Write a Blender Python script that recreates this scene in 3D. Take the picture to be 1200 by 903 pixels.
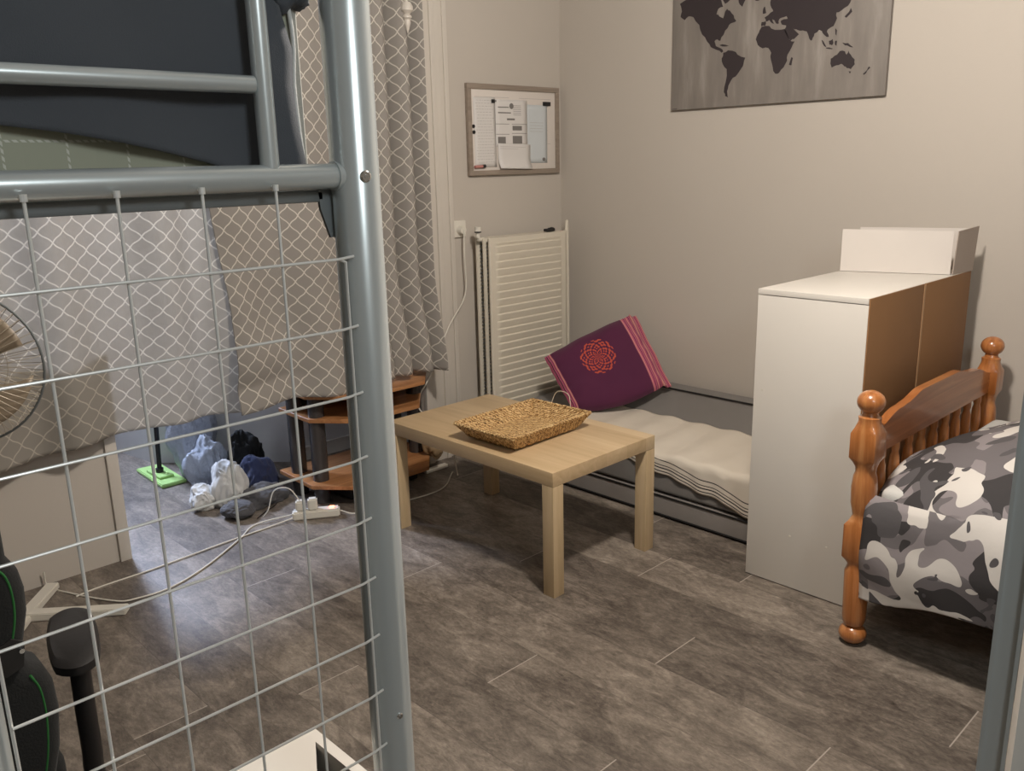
import bpy, bmesh, math, random
from mathutils import Vector, Matrix, noise
for o in list(bpy.data.objects): bpy.data.objects.remove(o, do_unlink=True)
random.seed(7)
S = bpy.context.scene
C = S.collection
pi, sin, cos = math.pi, math.sin, math.cos

# ------------------------------------------------------------------ camera
FPX, CAM, YAW, PITCH, ROLL = 1016.9, Vector((-3.515, -3.242, 1.434)), .7656, .2511, -.0243
fw = Vector((sin(YAW)*cos(PITCH), cos(YAW)*cos(PITCH), -sin(PITCH)))
r0 = Vector((cos(YAW), -sin(YAW), 0)); u0 = r0.cross(fw)
rt = r0*cos(ROLL)+u0*sin(ROLL); up = -r0*sin(ROLL)+u0*cos(ROLL)
cd = bpy.data.cameras.new('camera'); co = bpy.data.objects.new('camera', cd); C.objects.link(co)
cd.sensor_width = 36; cd.lens = FPX/1200*36; cd.clip_start = .02; cd.clip_end = 50
co.matrix_world = Matrix(((rt.x, up.x, -fw.x, CAM.x), (rt.y, up.y, -fw.y, CAM.y), (rt.z, up.z, -fw.z, CAM.z), (0, 0, 0, 1)))
S.camera = co
# ------------------------------------------------------------------ light and exposure
S.view_settings.view_transform = 'Standard'; S.view_settings.look = 'None'
S.view_settings.gamma = 1; S.view_settings.use_curve_mapping = False
S.view_settings.exposure = 0.16
w = bpy.data.worlds.new('world'); S.world = w; w.use_nodes = True
w.node_tree.nodes['Background'].inputs[0].default_value = (.55, .7, 1, 1)
w.node_tree.nodes['Background'].inputs[1].default_value = .3
LAMP = Vector((-1.92, -2.28, 2.45))
ld = bpy.data.lights.new('ceiling_bulb', 'POINT'); ld.energy = 142; ld.color = (1, .915, .825); ld.shadow_soft_size = .09
lo = bpy.data.objects.new('ceiling_bulb', ld); lo.location = LAMP; C.objects.link(lo)
ld = bpy.data.lights.new('window_daylight', 'AREA'); ld.shape = 'RECTANGLE'; ld.size = .40; ld.size_y = .6; ld.energy = 125; ld.color = (.62, .73, 1)
lo = bpy.data.objects.new('window_daylight', ld); lo.location = (-2.2, 1.74, 1.75); lo.rotation_euler = (-pi/2, 0, 0); C.objects.link(lo)

ld = bpy.data.lights.new('second_ceiling_bulb', 'POINT'); ld.energy = 42; ld.color = (.88, .96, 1); ld.shadow_soft_size = .22
lo = bpy.data.objects.new('second_ceiling_bulb', ld); lo.location = (-3.15, -4.15, 2.2); C.objects.link(lo)

# ------------------------------------------------------------------ materials
def hx(s):
    v = [int(s[i:i+2], 16)/255 for i in (0, 2, 4)]
    return tuple(c/12.92 if c <= .04045 else ((c+.055)/1.055)**2.4 for c in v)+(1,)
class NT:
    def __init__(s, name):
        s.m = bpy.data.materials.new(name); s.m.use_nodes = True; s.t = s.m.node_tree
        s.b = s.t.nodes['Principled BSDF']
    def n(s, typ, **kw):
        x = s.t.nodes.new('ShaderNode'+typ)
        for k, v in kw.items():
            if hasattr(x, k): setattr(x, k, v)
            else: x.inputs[k.replace('_', ' ')].default_value = v
        return x
    def l(s, a, b): s.t.links.new(a, b)
    def math(s, op, a, b=None, c=None):
        x = s.n('Math', operation=op)
        for i, v in enumerate((a, b, c)):
            if v is None: continue
            if isinstance(v, (int, float)): x.inputs[i].default_value = v
            else: s.l(v, x.inputs[i])
        return x.outputs[0]
    def mix(s, f, a, b):
        x = s.n('Mix', data_type='RGBA')
        for i, v in ((0, f), (6, a), (7, b)):
            if isinstance(v, (int, float, tuple)): x.inputs[i].default_value = v
            else: s.l(v, x.inputs[i])
        return x.outputs[2]
    def ramp(s, f, stops, interp='LINEAR'):
        x = s.n('ValToRGB'); r = x.color_ramp; r.interpolation = interp
        while len(r.elements) < len(stops): r.elements.new(.5)
        for e, (p, c) in zip(r.elements, stops): e.position = p; e.color = c
        s.l(f, x.inputs[0]); return x.outputs[0]
    def tex(s, kind='Object', scale=(1, 1, 1)):
        c = s.n('TexCoord'); m = s.n('Mapping'); m.inputs['Scale'].default_value = scale
        s.l(c.outputs[kind], m.inputs[0]); return m.outputs[0]
    def noise(s, v, scale, detail=3, rough=.5, dist=0):
        x = s.n('TexNoise'); x.inputs['Scale'].default_value = scale; x.inputs['Detail'].default_value = detail
        x.inputs['Roughness'].default_value = rough; x.inputs['Distortion'].default_value = dist
        if v is not None: s.l(v, x.inputs['Vector'])
        return x.outputs[0]
    def bump(s, h, strength=.2, dist=.01):
        x = s.n('Bump'); x.inputs['Strength'].default_value = strength; x.inputs['Distance'].default_value = dist
        s.l(h, x.inputs['Height']); s.l(x.outputs[0], s.b.inputs['Normal'])
    def col(s, c):
        if isinstance(c, tuple): s.b.inputs['Base Color'].default_value = c
        else: s.l(c, s.b.inputs['Base Color'])
    def rough(s, r, metal=0):
        s.b.inputs['Roughness'].default_value = r; s.b.inputs['Metallic'].default_value = metal
def plain(name, c, rough=.6, metal=0, var=.06, vs=14, bump=.08, bs=120):
    t = NT(name); c = hx(c) if isinstance(c, str) else c
    v = t.tex()
    f = t.noise(v, vs, 4)
    a = tuple(x*(1-var) for x in c[:3])+(1,); b = tuple(min(1, x*(1+var)) for x in c[:3])+(1,)
    t.col(t.mix(f, a, b)); t.rough(rough, metal)
    if bump: t.bump(t.noise(v, bs, 2), bump, .002)
    return t.m
def weave(name, c, rough=.9, scale=500, bump=.4, var=.12):
    t = NT(name); c = hx(c); v = t.tex(); f = t.noise(v, 6, 5)
    a = tuple(x*(1-var) for x in c[:3])+(1,); b = tuple(min(1, x*(1+var)) for x in c[:3])+(1,)
    t.col(t.mix(f, a, b)); t.rough(rough); t.b.inputs['Sheen Weight'].default_value = .15
    t.bump(t.noise(v, scale, 2), bump, .0015); return t.m
M = {}
t = NT('wall_paint'); v = t.tex(); f = t.noise(v, 1.5, 4)
t.col(t.mix(f, hx('bab2a8'), hx('c0b8ae'))); t.rough(.85); t.bump(t.math('ADD', t.noise(v, 60, 3), t.noise(v, 9, 2)), .08, .004); M['wall'] = t.m
M['trim'] = plain('trim_gloss_paint', 'c9c2b8', .45, 0, .03, 5, .05, 40)
M['ceiling'] = plain('ceiling_paint', '77726b', .9)  # ceiling out of view, colour darkened to weaken bounced lamp light
M['wall_dim'] = plain('darkened_unseen_wall_paint', '6a645d', .9)  # for the unseen walls, darkened on purpose to cut bounce into the shadows
M['annex'] = plain('alcove_paint', 'c9c8c6', .85)
# floor
t = NT('floor_laminate'); uv = t.n('UVMap'); uv.uv_map = 'plank'; sx = t.n('SeparateXYZ'); t.l(uv.outputs[0], sx.inputs[0])
at = t.n('Attribute'); at.attribute_name = 'tone'; rnd = at.outputs['Fac']
ob = t.n('TexCoord'); comb = t.n('CombineXYZ'); so = t.n('SeparateXYZ'); t.l(ob.outputs['Object'], so.inputs[0])
t.l(so.outputs[0], comb.inputs[0]); t.l(t.math('MULTIPLY', so.outputs[1], .42), comb.inputs[1]); t.l(t.math('MULTIPLY', rnd, 13.), comb.inputs[2])
g1 = t.noise(comb.outputs[0], 14, 10, .72, .8); g2 = t.noise(comb.outputs[0], 95, 8, .8, .6)
cb2 = t.n('CombineXYZ'); t.l(so.outputs[0], cb2.inputs[0]); t.l(t.math('MULTIPLY', so.outputs[1], .6), cb2.inputs[1]); t.l(t.math('MULTIPLY', rnd, 7.), cb2.inputs[2])
g3 = t.noise(cb2.outputs[0], 6, 7, .65, 1.0)
f = t.math('ADD', t.math('MULTIPLY', g1, .42), t.math('ADD', t.math('MULTIPLY', g2, .36), t.math('MULTIPLY', g3, .22)))
f = t.math('ADD', f, t.math('MULTIPLY', t.math('SUBTRACT', rnd, .5), .07))
base = t.ramp(f, [(.34, hx('362f2a')), (.43, hx('585049')), (.50, hx('70675e')), (.57, hx('8a8075')), (.67, hx('aaa094'))])
knots = t.math('GREATER_THAN', t.noise(cb2.outputs[0], 13, 6, .65, 2.5), .69)
base = t.mix(t.math('MULTIPLY', knots, .45), base, hx('3a3431'))
u = sx.outputs[0]; vv = sx.outputs[1]
el = t.math('LESS_THAN', t.math('ABSOLUTE', u), .0035)       # metres from a plank end
es = t.math('LESS_THAN', vv, .0022)
base = t.mix(t.math('MULTIPLY', el, .75), base, hx('b5aca2')); base = t.mix(t.math('MULTIPLY', es, .5), base, hx('4a4440'))
t.col(base); t.rough(.46); t.b.inputs['Specular IOR Level'].default_value = .35; t.bump(t.math('SUBTRACT', f, t.math('MULTIPLY', t.math('MAXIMUM', el, es), .4)), .25, .003); M['floor'] = t.m
# light wood
def wood(name, a, b, c, axis=0, rough=.45, scale=1, coat=0, ring=1.2):
    t = NT(name); sc = [18*scale]*3; sc[axis] = 1.1*scale
    v = t.tex('Object', tuple(sc)); f = t.noise(v, 1.6, 7, .6, ring)
    t.col(t.ramp(f, [(.3, hx(a)), (.5, hx(b)), (.7, hx(c))])); t.rough(rough); t.b.inputs['Coat Weight'].default_value = coat
    t.b.inputs['Coat Roughness'].default_value = .15
    t.bump(f, .06, .002); return t.m
M['birch_x'] = wood('birch_veneer_short', 'bfa684', 'c9b28f', 'd1bc9b', 0)
t = NT('birch_veneer_top'); v = t.tex('Object', (14, .9, 14)); f = t.noise(v, 1.6, 7, .6, 1)
wv = t.tex('Object', (1, 1, 1)); s_ = t.n('SeparateXYZ'); t.l(wv, s_.inputs[0])
band = t.n('TexWhiteNoise', noise_dimensions='1D'); t.l(t.math('FLOOR', t.math('MULTIPLY', s_.outputs[0], 9.)), band.inputs[1])
f2 = t.math('ADD', t.math('MULTIPLY', f, .7), t.math('MULTIPLY', band.outputs[0], .3))
t.col(t.ramp(f2, [(.25, hx('b59b76')), (.5, hx('c5ab87')), (.75, hx('d3bc98'))])); t.rough(.42); M['birch_y'] = t.m
M['birch_z'] = wood('birch_veneer_leg', 'b8a07c', 'c3ab87', 'cdb694', 2)
M['pine_z'] = wood('orange_pine_post', '8f5426', 'b06f3d', 'c48a56', 2, .28, 1, .6)
M['pine_x'] = wood('orange_pine_rail', '8f5426', 'a9683a', 'bd8250', 0, .28, 1, .6)
M['shelf'] = wood('brown_wood_shelf', '8f6038', 'a8754a', 'b98659', 0, .4)
M['hardboard'] = plain('brown_hardboard', '8d6640', .7, 0, .08, 6, .1, 300)
M['white_lam'] = plain('white_laminate', 'd5d0c8', .42, 0, .015, 5, .03, 30)
M['white_pl'] = plain('white_plastic', 'd9d4c8', .4, 0, .02)
M['card'] = plain('white_cardboard', 'd0c9c2', .75, 0, .03, 5, .05, 60)
M['card_in'] = plain('grey_cardboard', 'a89b90', .85)
M['silver'] = plain('silver_lacquered_steel', (.56, .60, .60, 1), .27, .5, .03, 6, .01, 60)
M['silver_d'] = plain('grey_steel', (.22, .24, .245, 1), .45, .6, .04)
M['wire'] = plain('bright_wire', (.78, .78, .75, 1), .3, .3, .04, 20, 0)
M['chrome'] = plain('chrome', (.75, .75, .74, 1), .2, 1, .02, 20, 0)
M['black'] = plain('black_plastic', '1c1a1a', .45, 0, .05)
M['blackf'] = weave('black_fabric', '0c0d0c', .9, 300); M['blackf'].node_tree.nodes['Principled BSDF'].inputs['Sheen Weight'].default_value = .03
M['green'] = plain('green_piping', '1b5f26', .6)
M['rad'] = plain('radiator_enamel', 'd3cbbb', .38, 0, .02, 4, 0)
M['frame'] = wood('taupe_wood_frame', '83766a', '8f8275', '9c8f82', 0, .5)
M['board'] = plain('whiteboard_face', 'd8d0c8', .3, 0, .01, 4, 0)
M['paper'] = plain('white_paper', 'd6d2ce', .8, 0, .02, 8, 0)
M['ink'] = plain('grey_ink', '77736f', .8, 0, .1)
M['inkl'] = plain('pale_ink', 'aaa5a2', .8, 0, .1)
M['bluep'] = plain('pale_blue_paper', 'c6cbcd', .8, 0, .03)
M['pink'] = plain('pink_plastic', 'b98078', .5)
M['sofa'] = weave('dark_grey_felt', '77736f', .9, 700, .3)
M['sofa_l'] = weave('grey_felt', '857f7a', .9, 700, .3)
M['piping'] = plain('black_piping', '0e0c0c', .7)
M['blanket'] = weave('navy_blanket', '484b50', .95, 900, .3, .1)
M['cream'] = weave('cream_cotton', 'c8baa6', .9, 600, .4, .05)
M['lime'] = weave('lime_microfibre', 'a6cc78', .9, 300, .5, .25)
M['navy'] = weave('navy_cloth', '20294a', .9, 300, .5)
M['white_cl'] = weave('white_cloth', 'c9c8c4', .9, 300, .5)
M['greyc'] = weave('grey_cloth', '4b4a4c', .9, 300, .5)
M['beige_bag'] = plain('beige_paper_bag', '9c8565', .8, 0, .15, 10)
t = NT('grey_plastic_bag'); v = t.tex(); t.col(t.mix(t.noise(v, 9, 5), hx('8f98a6'), hx('c3cad6'))); t.rough(.3)
t.b.inputs['Transmission Weight'].default_value = .0; t.b.inputs['Alpha'].default_value = 1; t.bump(t.noise(v, 25, 6, .7, 1), .7, .02); M['bag'] = t.m
t = NT('red_neon_switch'); t.col(hx('ff4a20')); t.b.inputs['Emission Color'].default_value = (1, .25, .12, 1); t.b.inputs['Emission Strength'].default_value = 6; M['neon'] = t.m
# trellis curtain (UV in metres)
def trellis(name, ca, cb, line, pu=.074, pv=.076, trans=.25):
    t = NT(name); uv = t.n('UVMap'); uv.uv_map = 'cloth'; s = t.n('SeparateXYZ'); t.l(uv.outputs[0], s.inputs[0])
    a = t.math('MULTIPLY', s.outputs[0], 1/pu); b = t.math('MULTIPLY', s.outputs[1], 1/pv)
    P = t.math('ADD', a, b); Q = t.math('SUBTRACT', a, b)
    wob = .035
    P2 = t.math('ADD', P, t.math('MULTIPLY', t.math('SINE', t.math('MULTIPLY', Q, 2*pi)), wob))
    Q2 = t.math('ADD', Q, t.math('MULTIPLY', t.math('SINE', t.math('MULTIPLY', P, 2*pi)), wob))
    def ln(x):
        return t.math('GREATER_THAN', t.math('ABSOLUTE', t.math('SUBTRACT', t.math('FRACT', x), .5)), .46)
    m = t.math('MAXIMUM', ln(P2), ln(Q2))
    f = t.noise(t.tex('Object'), 5, 4)
    t.col(t.mix(m, t.mix(f, hx(ca), hx(cb)), hx(line))); t.rough(.9)
    t.bump(t.noise(t.tex('Object'), 400, 2), .3, .001)
    tr = t.n('BsdfTranslucent'); t.l(t.b.inputs['Base Color'].links[0].from_socket, tr.inputs[0])
    mx = t.n('MixShader'); mx.inputs[0].default_value = trans; t.l(t.b.outputs[0], mx.inputs[1]); t.l(tr.outputs[0], mx.inputs[2])
    t.l(mx.outputs[0], t.t.nodes['Material Output'].inputs[0]); return t.m
M['curtain'] = trellis('trellis_curtain_cloth', '8f8983', '9a958e', 'd0cac0', trans=.15)
M['curtain2'] = trellis('backlit_trellis_curtain_cloth', 'b0aba3', 'bbb5ac', 'ddd7cc', trans=.5)  # paler base colour stands in for backlight the cloth lacks
# quilt
t = NT('khaki_quilt'); v = t.tex(); s = t.n('SeparateXYZ'); t.l(v, s.inputs[0])
def qline(x, p, wd): return t.math('LESS_THAN', t.math('ABSOLUTE', t.math('SUBTRACT', t.math('FRACT', t.math('MULTIPLY', x, 1/p)), .5)), wd)
dash = t.math('GREATER_THAN', t.math('FRACT', t.math('MULTIPLY', t.math('ADD', s.outputs[0], s.outputs[2]), 160.)), .4)
q = t.math('MULTIPLY', t.math('MAXIMUM', qline(t.math('ADD', s.outputs[0], .0275), .051, .02), qline(t.math('ADD', s.outputs[2], -.0305), .051, .02)), dash)
t.col(t.mix(q, t.mix(t.noise(v, 6, 3), hx('989a88'), hx('a3a491')), hx('c4c4b8'))); t.rough(.9)
hx_ = t.math('ADD', t.math('ABSOLUTE', t.math('SUBTRACT', t.math('FRACT', t.math('MULTIPLY', s.outputs[0], 1/.058)), .5)), t.math('ABSOLUTE', t.math('SUBTRACT', t.math('FRACT', t.math('MULTIPLY', s.outputs[2], 1/.058)), .5)))
t.bump(t.math('SUBTRACT', 1., hx_), .3, .006); M['quilt'] = t.m
M['mattress_side'] = weave('grey_mattress_ticking', '9a9890', .8, 400, .3)
# camo
t = NT('camouflage_cotton'); uv = t.n('UVMap'); uv.uv_map = 'cloth'
def layer(off, sc, th, dist=1.3):
    mp = t.n('Mapping'); mp.inputs['Location'].default_value = (off, off*1.7, off*.3); mp.inputs['Scale'].default_value = (.62, 1, 1); t.l(uv.outputs[0], mp.inputs[0])
    return t.math('GREATER_THAN', t.noise(mp.outputs[0], sc, 1.2, .45, dist), th)
c = t.mix(layer(3, 8, .5, .9), hx('6d686a'), hx('8d8688'))
c = t.mix(layer(11, 8, .54, .9), c, hx('3a3738'))
c = t.mix(layer(29, 8, .565, .9), c, hx('d2cdc7'))
c = t.mix(layer(47, 10, .62, .9), c, hx('565355'))
t.col(c); t.rough(.85); t.bump(t.noise(t.tex(), 8, 5), .25, .02); M['camo'] = t.m
# purple cushion
t = NT('purple_printed_cushion'); uv = t.n('UVMap'); uv.uv_map = 'cloth'; s = t.n('SeparateXYZ'); t.l(uv.outputs[0], s.inputs[0])
dx = t.math('MULTIPLY', t.math('SUBTRACT', s.outputs[0], .47), .46); dy = t.math('MULTIPLY', t.math('SUBTRACT', s.outputs[1], .40), .36)
r = t.math('SQRT', t.math('ADD', t.math('MULTIPLY', dx, dx), t.math('MULTIPLY', dy, dy))); th = t.math('ARCTAN2', dy, dx)
pet = t.math('MULTIPLY', t.math('SINE', t.math('MULTIPLY', r, 2*pi/.017)), t.math('SINE', t.math('MULTIPLY', th, 14.)))
pet2 = t.math('MULTIPLY', t.math('SINE', t.math('MULTIPLY', r, 2*pi/.028)), t.math('COSINE', t.math('MULTIPLY', th, 8.)))
md = t.math('MULTIPLY', t.math('GREATER_THAN', t.math('ADD', pet, t.math('MULTIPLY', pet2, .6)), .12), t.math('LESS_THAN', r, .083))
mcol = t.mix(t.noise(uv.outputs[0], 60, 2), hx('a83632'), hx('c65c3c'))
st = t.ramp(t.math('FRACT', t.math('MULTIPLY', s.outputs[0], 18.)), [(0, hx('b0506e')), (.3, hx('2d1424')), (.42, hx('b75a78')), (.62, hx('8a3656')), (.8, hx('c98a80'))], 'CONSTANT')
sel = t.math('MAXIMUM', t.math('GREATER_THAN', s.outputs[0], .87), t.math('LESS_THAN', s.outputs[0], .06))
base = t.mix(t.noise(t.tex(), 6, 3), hx('4a1538'), hx('561a3c'))
t.col(t.mix(sel, t.mix(md, base, mcol), st)); t.rough(.9); t.b.inputs['Sheen Weight'].default_value = .1; t.bump(t.noise(t.tex(), 500, 2), .3, .001); M['cushion'] = t.m
# throw with striped hem (UV.y = metres from the hem)
t = NT('striped_hem_throw'); uv = t.n('UVMap'); uv.uv_map = 'cloth'; s = t.n('SeparateXYZ'); t.l(uv.outputs[0], s.inputs[0])
d = s.outputs[1]
ln = None
for p, wd in ((.012, .0022), (.026, .0026), (.038, .0018), (.058, .0022)):
    x = t.math('LESS_THAN', t.math('ABSOLUTE', t.math('SUBTRACT', d, p)), wd); ln = x if ln is None else t.math('MAXIMUM', ln, x)
t.col(t.mix(ln, t.mix(t.noise(t.tex(), 8, 4), hx('cfc5b6'), hx('d8cfc1')), hx('2b2523'))); t.rough(.9); t.bump(t.noise(t.tex(), 500, 2), .4, .0015); M['throw'] = t.m
# wicker
t = NT('woven_water_hyacinth'); v = t.tex('Object', (1, 1, 1)); wa = t.n('TexWave', wave_type='BANDS', bands_direction='DIAGONAL'); t.l(v, wa.inputs[0])
wa.inputs['Scale'].default_value = 38; wa.inputs['Distortion'].default_value = 7; wa.inputs['Detail'].default_value = 3; wa.inputs['Detail Scale'].default_value = 2.5
f = t.math('ADD', t.math('MULTIPLY', wa.outputs[1], .35), t.math('MULTIPLY', t.noise(v, 90, 5, .65, .6), .65))
t.col(t.ramp(f, [(.28, hx('5a3b1c')), (.42, hx('a67f4c')), (.55, hx('cba671')), (.75, hx('e2c693'))])); t.rough(.6); t.bump(f, .7, .004); M['wicker'] = t.m
# map canvas
t = NT('grey_streaked_canvas'); v = t.tex('Object', (1, 5, .8)); f = t.noise(v, 3, 5, .6)
t.col(t.ramp(f, [(.3, hx('77706a')), (.55, hx('847d76')), (.75, hx('9a938c'))])); t.rough(.6); M['canvas'] = t.m
M['land'] = plain('dark_map_print', '30282a', .6, 0, .08)
M['glass'] = None
t = NT('window_glass'); t.col((.9, .95, 1, 1)); t.rough(.02); t.b.inputs['Transmission Weight'].default_value = 1; t.b.inputs['IOR'].default_value = 1.02; M['glass'] = t.m
t = NT('fan_blade_tint'); t.col(hx('a0917d')); t.rough(.4); M['blade'] = t.m

# ------------------------------------------------------------------ helpers
def rootloc(p):
    l = Vector()
    while p is not None: l += p.location; p = p.parent
    return l
def obj(name, bm, mat, parent=None, smooth=35, uvname=None, sub=0):
    if parent is not None: bmesh.ops.translate(bm, verts=bm.verts, vec=-rootloc(parent))
    me = bpy.data.meshes.new(name); bm.to_mesh(me); bm.free()
    for m in (mat if isinstance(mat, list) else [mat]): me.materials.append(m)
    if smooth:
        for p in me.polygons: p.use_smooth = True
        me.set_sharp_from_angle(angle=math.radians(smooth))
    o = bpy.data.objects.new(name, me); C.objects.link(o); o.parent = parent
    if sub:
        s_ = o.modifiers.new('subdivision', 'SUBSURF'); s_.levels = sub; s_.render_levels = sub
    return o
def solid(o, t, off=0):
    m = o.modifiers.new('thickness', 'SOLIDIFY'); m.thickness = t; m.offset = off; return o
def tag(o, label, cat, group=None):
    o['label'] = label; o['category'] = cat
    if group: o['group'] = group
    return o
def thing(name, label, cat, loc=(0, 0, 0), group=None):
    o = bpy.data.objects.new(name, None); C.objects.link(o); o.location = loc; o.empty_display_size = .05
    return tag(o, label, cat, group)
def struct(o): o['kind'] = 'structure'; return o
def B(): return bmesh.new()
def box(bm, x0, x1, y0, y1, z0, z1, bev=0, seg=2, mi=0):
    r = bmesh.ops.create_cube(bm, size=1)
    vs = r['verts']
    for v in vs: v.co = Vector(((x0+x1)/2+v.co.x*(x1-x0), (y0+y1)/2+v.co.y*(y1-y0), (z0+z1)/2+v.co.z*(z1-z0)))
    if bev:
        es = list({e for v in vs for e in v.link_edges})
        bmesh.ops.bevel(bm, geom=es, offset=bev, segments=seg, profile=.6, affect='EDGES')
    return bm
def spline(pts, n=8):
    P = [Vector(p) for p in pts]
    if len(P) < 3: return P
    P = [P[0]*2-P[1]]+P+[P[-1]*2-P[-2]]; out = []
    for i in range(1, len(P)-2):
        for k in range(n):
            t_ = k/n; a, b, c, d = P[i-1:i+3]
            out.append(.5*((2*b)+(c-a)*t_+(2*a-5*b+4*c-d)*t_*t_+(3*b-a-3*c+d)*t_**3))
    out.append(P[-2]); return out
def tube(bm, pts, r, n=12, smooth=0, cap=True):
    P = spline(pts, smooth) if smooth else [Vector(p) for p in pts]
    rr = r if isinstance(r, list) else [r]*len(P)
    if len(rr) != len(P): rr = [rr[min(len(rr)-1, int(i*len(rr)/len(P)))] for i in range(len(P))]
    d0 = (P[1]-P[0]).normalized(); up_ = Vector((0, 0, 1)) if abs(d0.z) < .9 else Vector((1, 0, 0))
    a = d0.cross(up_).normalized(); rings = []
    for i, p in enumerate(P):
        if i == 0: d = P[1]-P[0]
        elif i == len(P)-1: d = P[-1]-P[-2]
        else: d = (P[i+1]-P[i]).normalized()+(P[i]-P[i-1]).normalized()
        d.normalize(); a = (a-d*a.dot(d)).normalized(); b = d.cross(a)
        rings.append([bm.verts.new(p+(a*cos(2*pi*k/n)+b*sin(2*pi*k/n))*rr[i]) for k in range(n)])
    for i in range(len(rings)-1):
        for k in range(n): bm.faces.new((rings[i][k], rings[i][(k+1) % n], rings[i+1][(k+1) % n], rings[i+1][k]))
    if cap: bm.faces.new(rings[0][::-1]); bm.faces.new(rings[-1])
    return bm
def lathe(bm, prof, c, n=28, sq=None):
    """prof: list of (z, r) or (z, r, squareness)"""
    rings = []
    for q in prof:
        z, r = q[0], q[1]; s_ = q[2] if len(q) > 2 else 0; ring = []
        for k in range(n):
            a = 2*pi*k/n; k_ = 1/max(abs(cos(a)), abs(sin(a))); f = (1-s_)+s_*min(k_, 1.36)
            ring.append(bm.verts.new((c[0]+r*f*cos(a), c[1]+r*f*sin(a), c[2]+z)))
        rings.append(ring)
    for i in range(len(rings)-1):
        for k in range(n): bm.faces.new((rings[i][k], rings[i][(k+1) % n], rings[i+1][(k+1) % n], rings[i+1][k]))
    bm.faces.new(rings[0][::-1]); bm.faces.new(rings[-1]); return bm
def prism(bm, poly, z0, z1, mp=lambda a, b, z: (a, b, z)):
    a = [bm.verts.new(mp(x, y, z0)) for x, y in poly]; b = [bm.verts.new(mp(x, y, z1)) for x, y in poly]
    n = len(poly)
    for i in range(n): bm.faces.new((a[i], a[(i+1) % n], b[(i+1) % n], b[i]))
    bm.faces.new(a[::-1]); bm.faces.new(b); bmesh.ops.recalc_face_normals(bm, faces=bm.faces); return bm
def grid(bm, nu, nv, f, uv='cloth', fuv=None):
    V = [[bm.verts.new(f(i/nu, j/nv)) for j in range(nv+1)] for i in range(nu+1)]
    L = bm.loops.layers.uv.new(uv)
    for i in range(nu):
        for j in range(nv):
            fc = bm.faces.new((V[i][j], V[i+1][j], V[i+1][j+1], V[i][j+1]))
            for lp, (a, b) in zip(fc.loops, ((i, j), (i+1, j), (i+1, j+1), (i, j+1))):
                lp[L].uv = fuv(a/nu, b/nv) if fuv else (a/nu, b/nv)
    return bm
def blob(bm, c, r, seed, amp=.35, freq=4, sub=5, flat=0.0):
    q = bmesh.ops.create_icosphere(bm, subdivisions=sub, radius=1)
    for v in q['verts']:
        n_ = v.co.normalized(); p = n_*1.0
        q_ = p+Vector((noise.noise(p*1.1+Vector((seed, 1, 0))), noise.noise(p*1.1+Vector((2, seed, 0))), noise.noise(p*1.1+Vector((0, 3, seed)))))*.8
        d = noise.noise(p*1.3+Vector((seed, 0, 0)))*amp
        q2 = Vector((q_.x*freq*.5, q_.y*freq*.5, q_.z*freq*.22))+Vector((0, seed, 0))
        d += (.25-abs(noise.noise(q2)))*amp*.75+(.2-abs(noise.noise(q2*2.1+Vector((5, 0, 0)))))*amp*.55+(.2-abs(noise.noise(q2*4.3+Vector((9, 0, 0)))))*amp*.18
        k = 1+d
        v.co = Vector((c[0]+n_.x*r[0]*k, c[1]+n_.y*r[1]*k, max(flat, c[2]+n_.z*r[2]*k)))
    return bm
def ray(x, y): return (fw+rt*((x-600)/FPX)-up*((y-451.5)/FPX))
def atx(x, y, X): d = ray(x, y); return CAM+d*((X-CAM.x)/d.x)
def aty(x, y, Y): d = ray(x, y); return CAM+d*((Y-CAM.y)/d.y)

# ------------------------------------------------------------------ room
XL, YN, ZC = -4.4, -4.4, 2.72
bm = B(); L = bm.loops.layers.uv.new('plank'); A = bm.faces.layers.float.new('tone_')
PW = .2033; x = -1.862-PW*20; k = 0; known = {-10: -1.605, -9: None}
tones = []
cols = int((0+.02-(-1.862-PW*20))/PW)+2
seam0 = {19: -1.605, 20: -2.43, 21: -1.89, 22: -2.64, 18: -2.075, 17: -1.26, 23: -1.51}
x0 = -1.862-PW*20
for i in range(cols):
    xa, xb = x0+PW*i, x0+PW*(i+1)
    if xb < XL-.2 or xa > .05: continue
    s0 = seam0.get(i, -1.3+random.uniform(-.6, .6)); Lp = 1.52
    y = s0-4*Lp
    while y < 2.2:
        ya, yb = y, y+Lp
        vs = [bm.verts.new(p) for p in ((xa, ya, 0), (xb, ya, 0), (xb, yb, 0), (xa, yb, 0))]
        fc = bm.faces.new(vs); tn = random.random(); tones.append(tn)
        for lp, q in zip(fc.loops, ((0, 0), (0, PW), (Lp, PW), (Lp, 0))): lp[L].uv = q
        y = yb
o = obj('floor', bm, M['floor'], None, 0); struct(o)
at_ = o.data.attributes.new('tone', 'FLOAT', 'FACE')
for i, tn in enumerate(tones): at_.data[i].value = tn
bm = B(); box(bm, XL-.1, .12, YN-.1, 2.0, -.12, -.003); struct(obj('floor', bm, M['annex'], None, 0))
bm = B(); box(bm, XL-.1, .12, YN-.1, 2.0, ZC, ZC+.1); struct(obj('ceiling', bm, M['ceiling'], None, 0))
bm = B(); box(bm, 0, .12, YN, .12, 0, ZC); struct(obj('wall_right', bm, M['wall'], None, 0))
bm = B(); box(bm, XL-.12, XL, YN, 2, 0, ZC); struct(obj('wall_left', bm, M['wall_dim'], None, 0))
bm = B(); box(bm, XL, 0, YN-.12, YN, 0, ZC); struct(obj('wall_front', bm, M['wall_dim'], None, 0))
bm = B()
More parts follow.
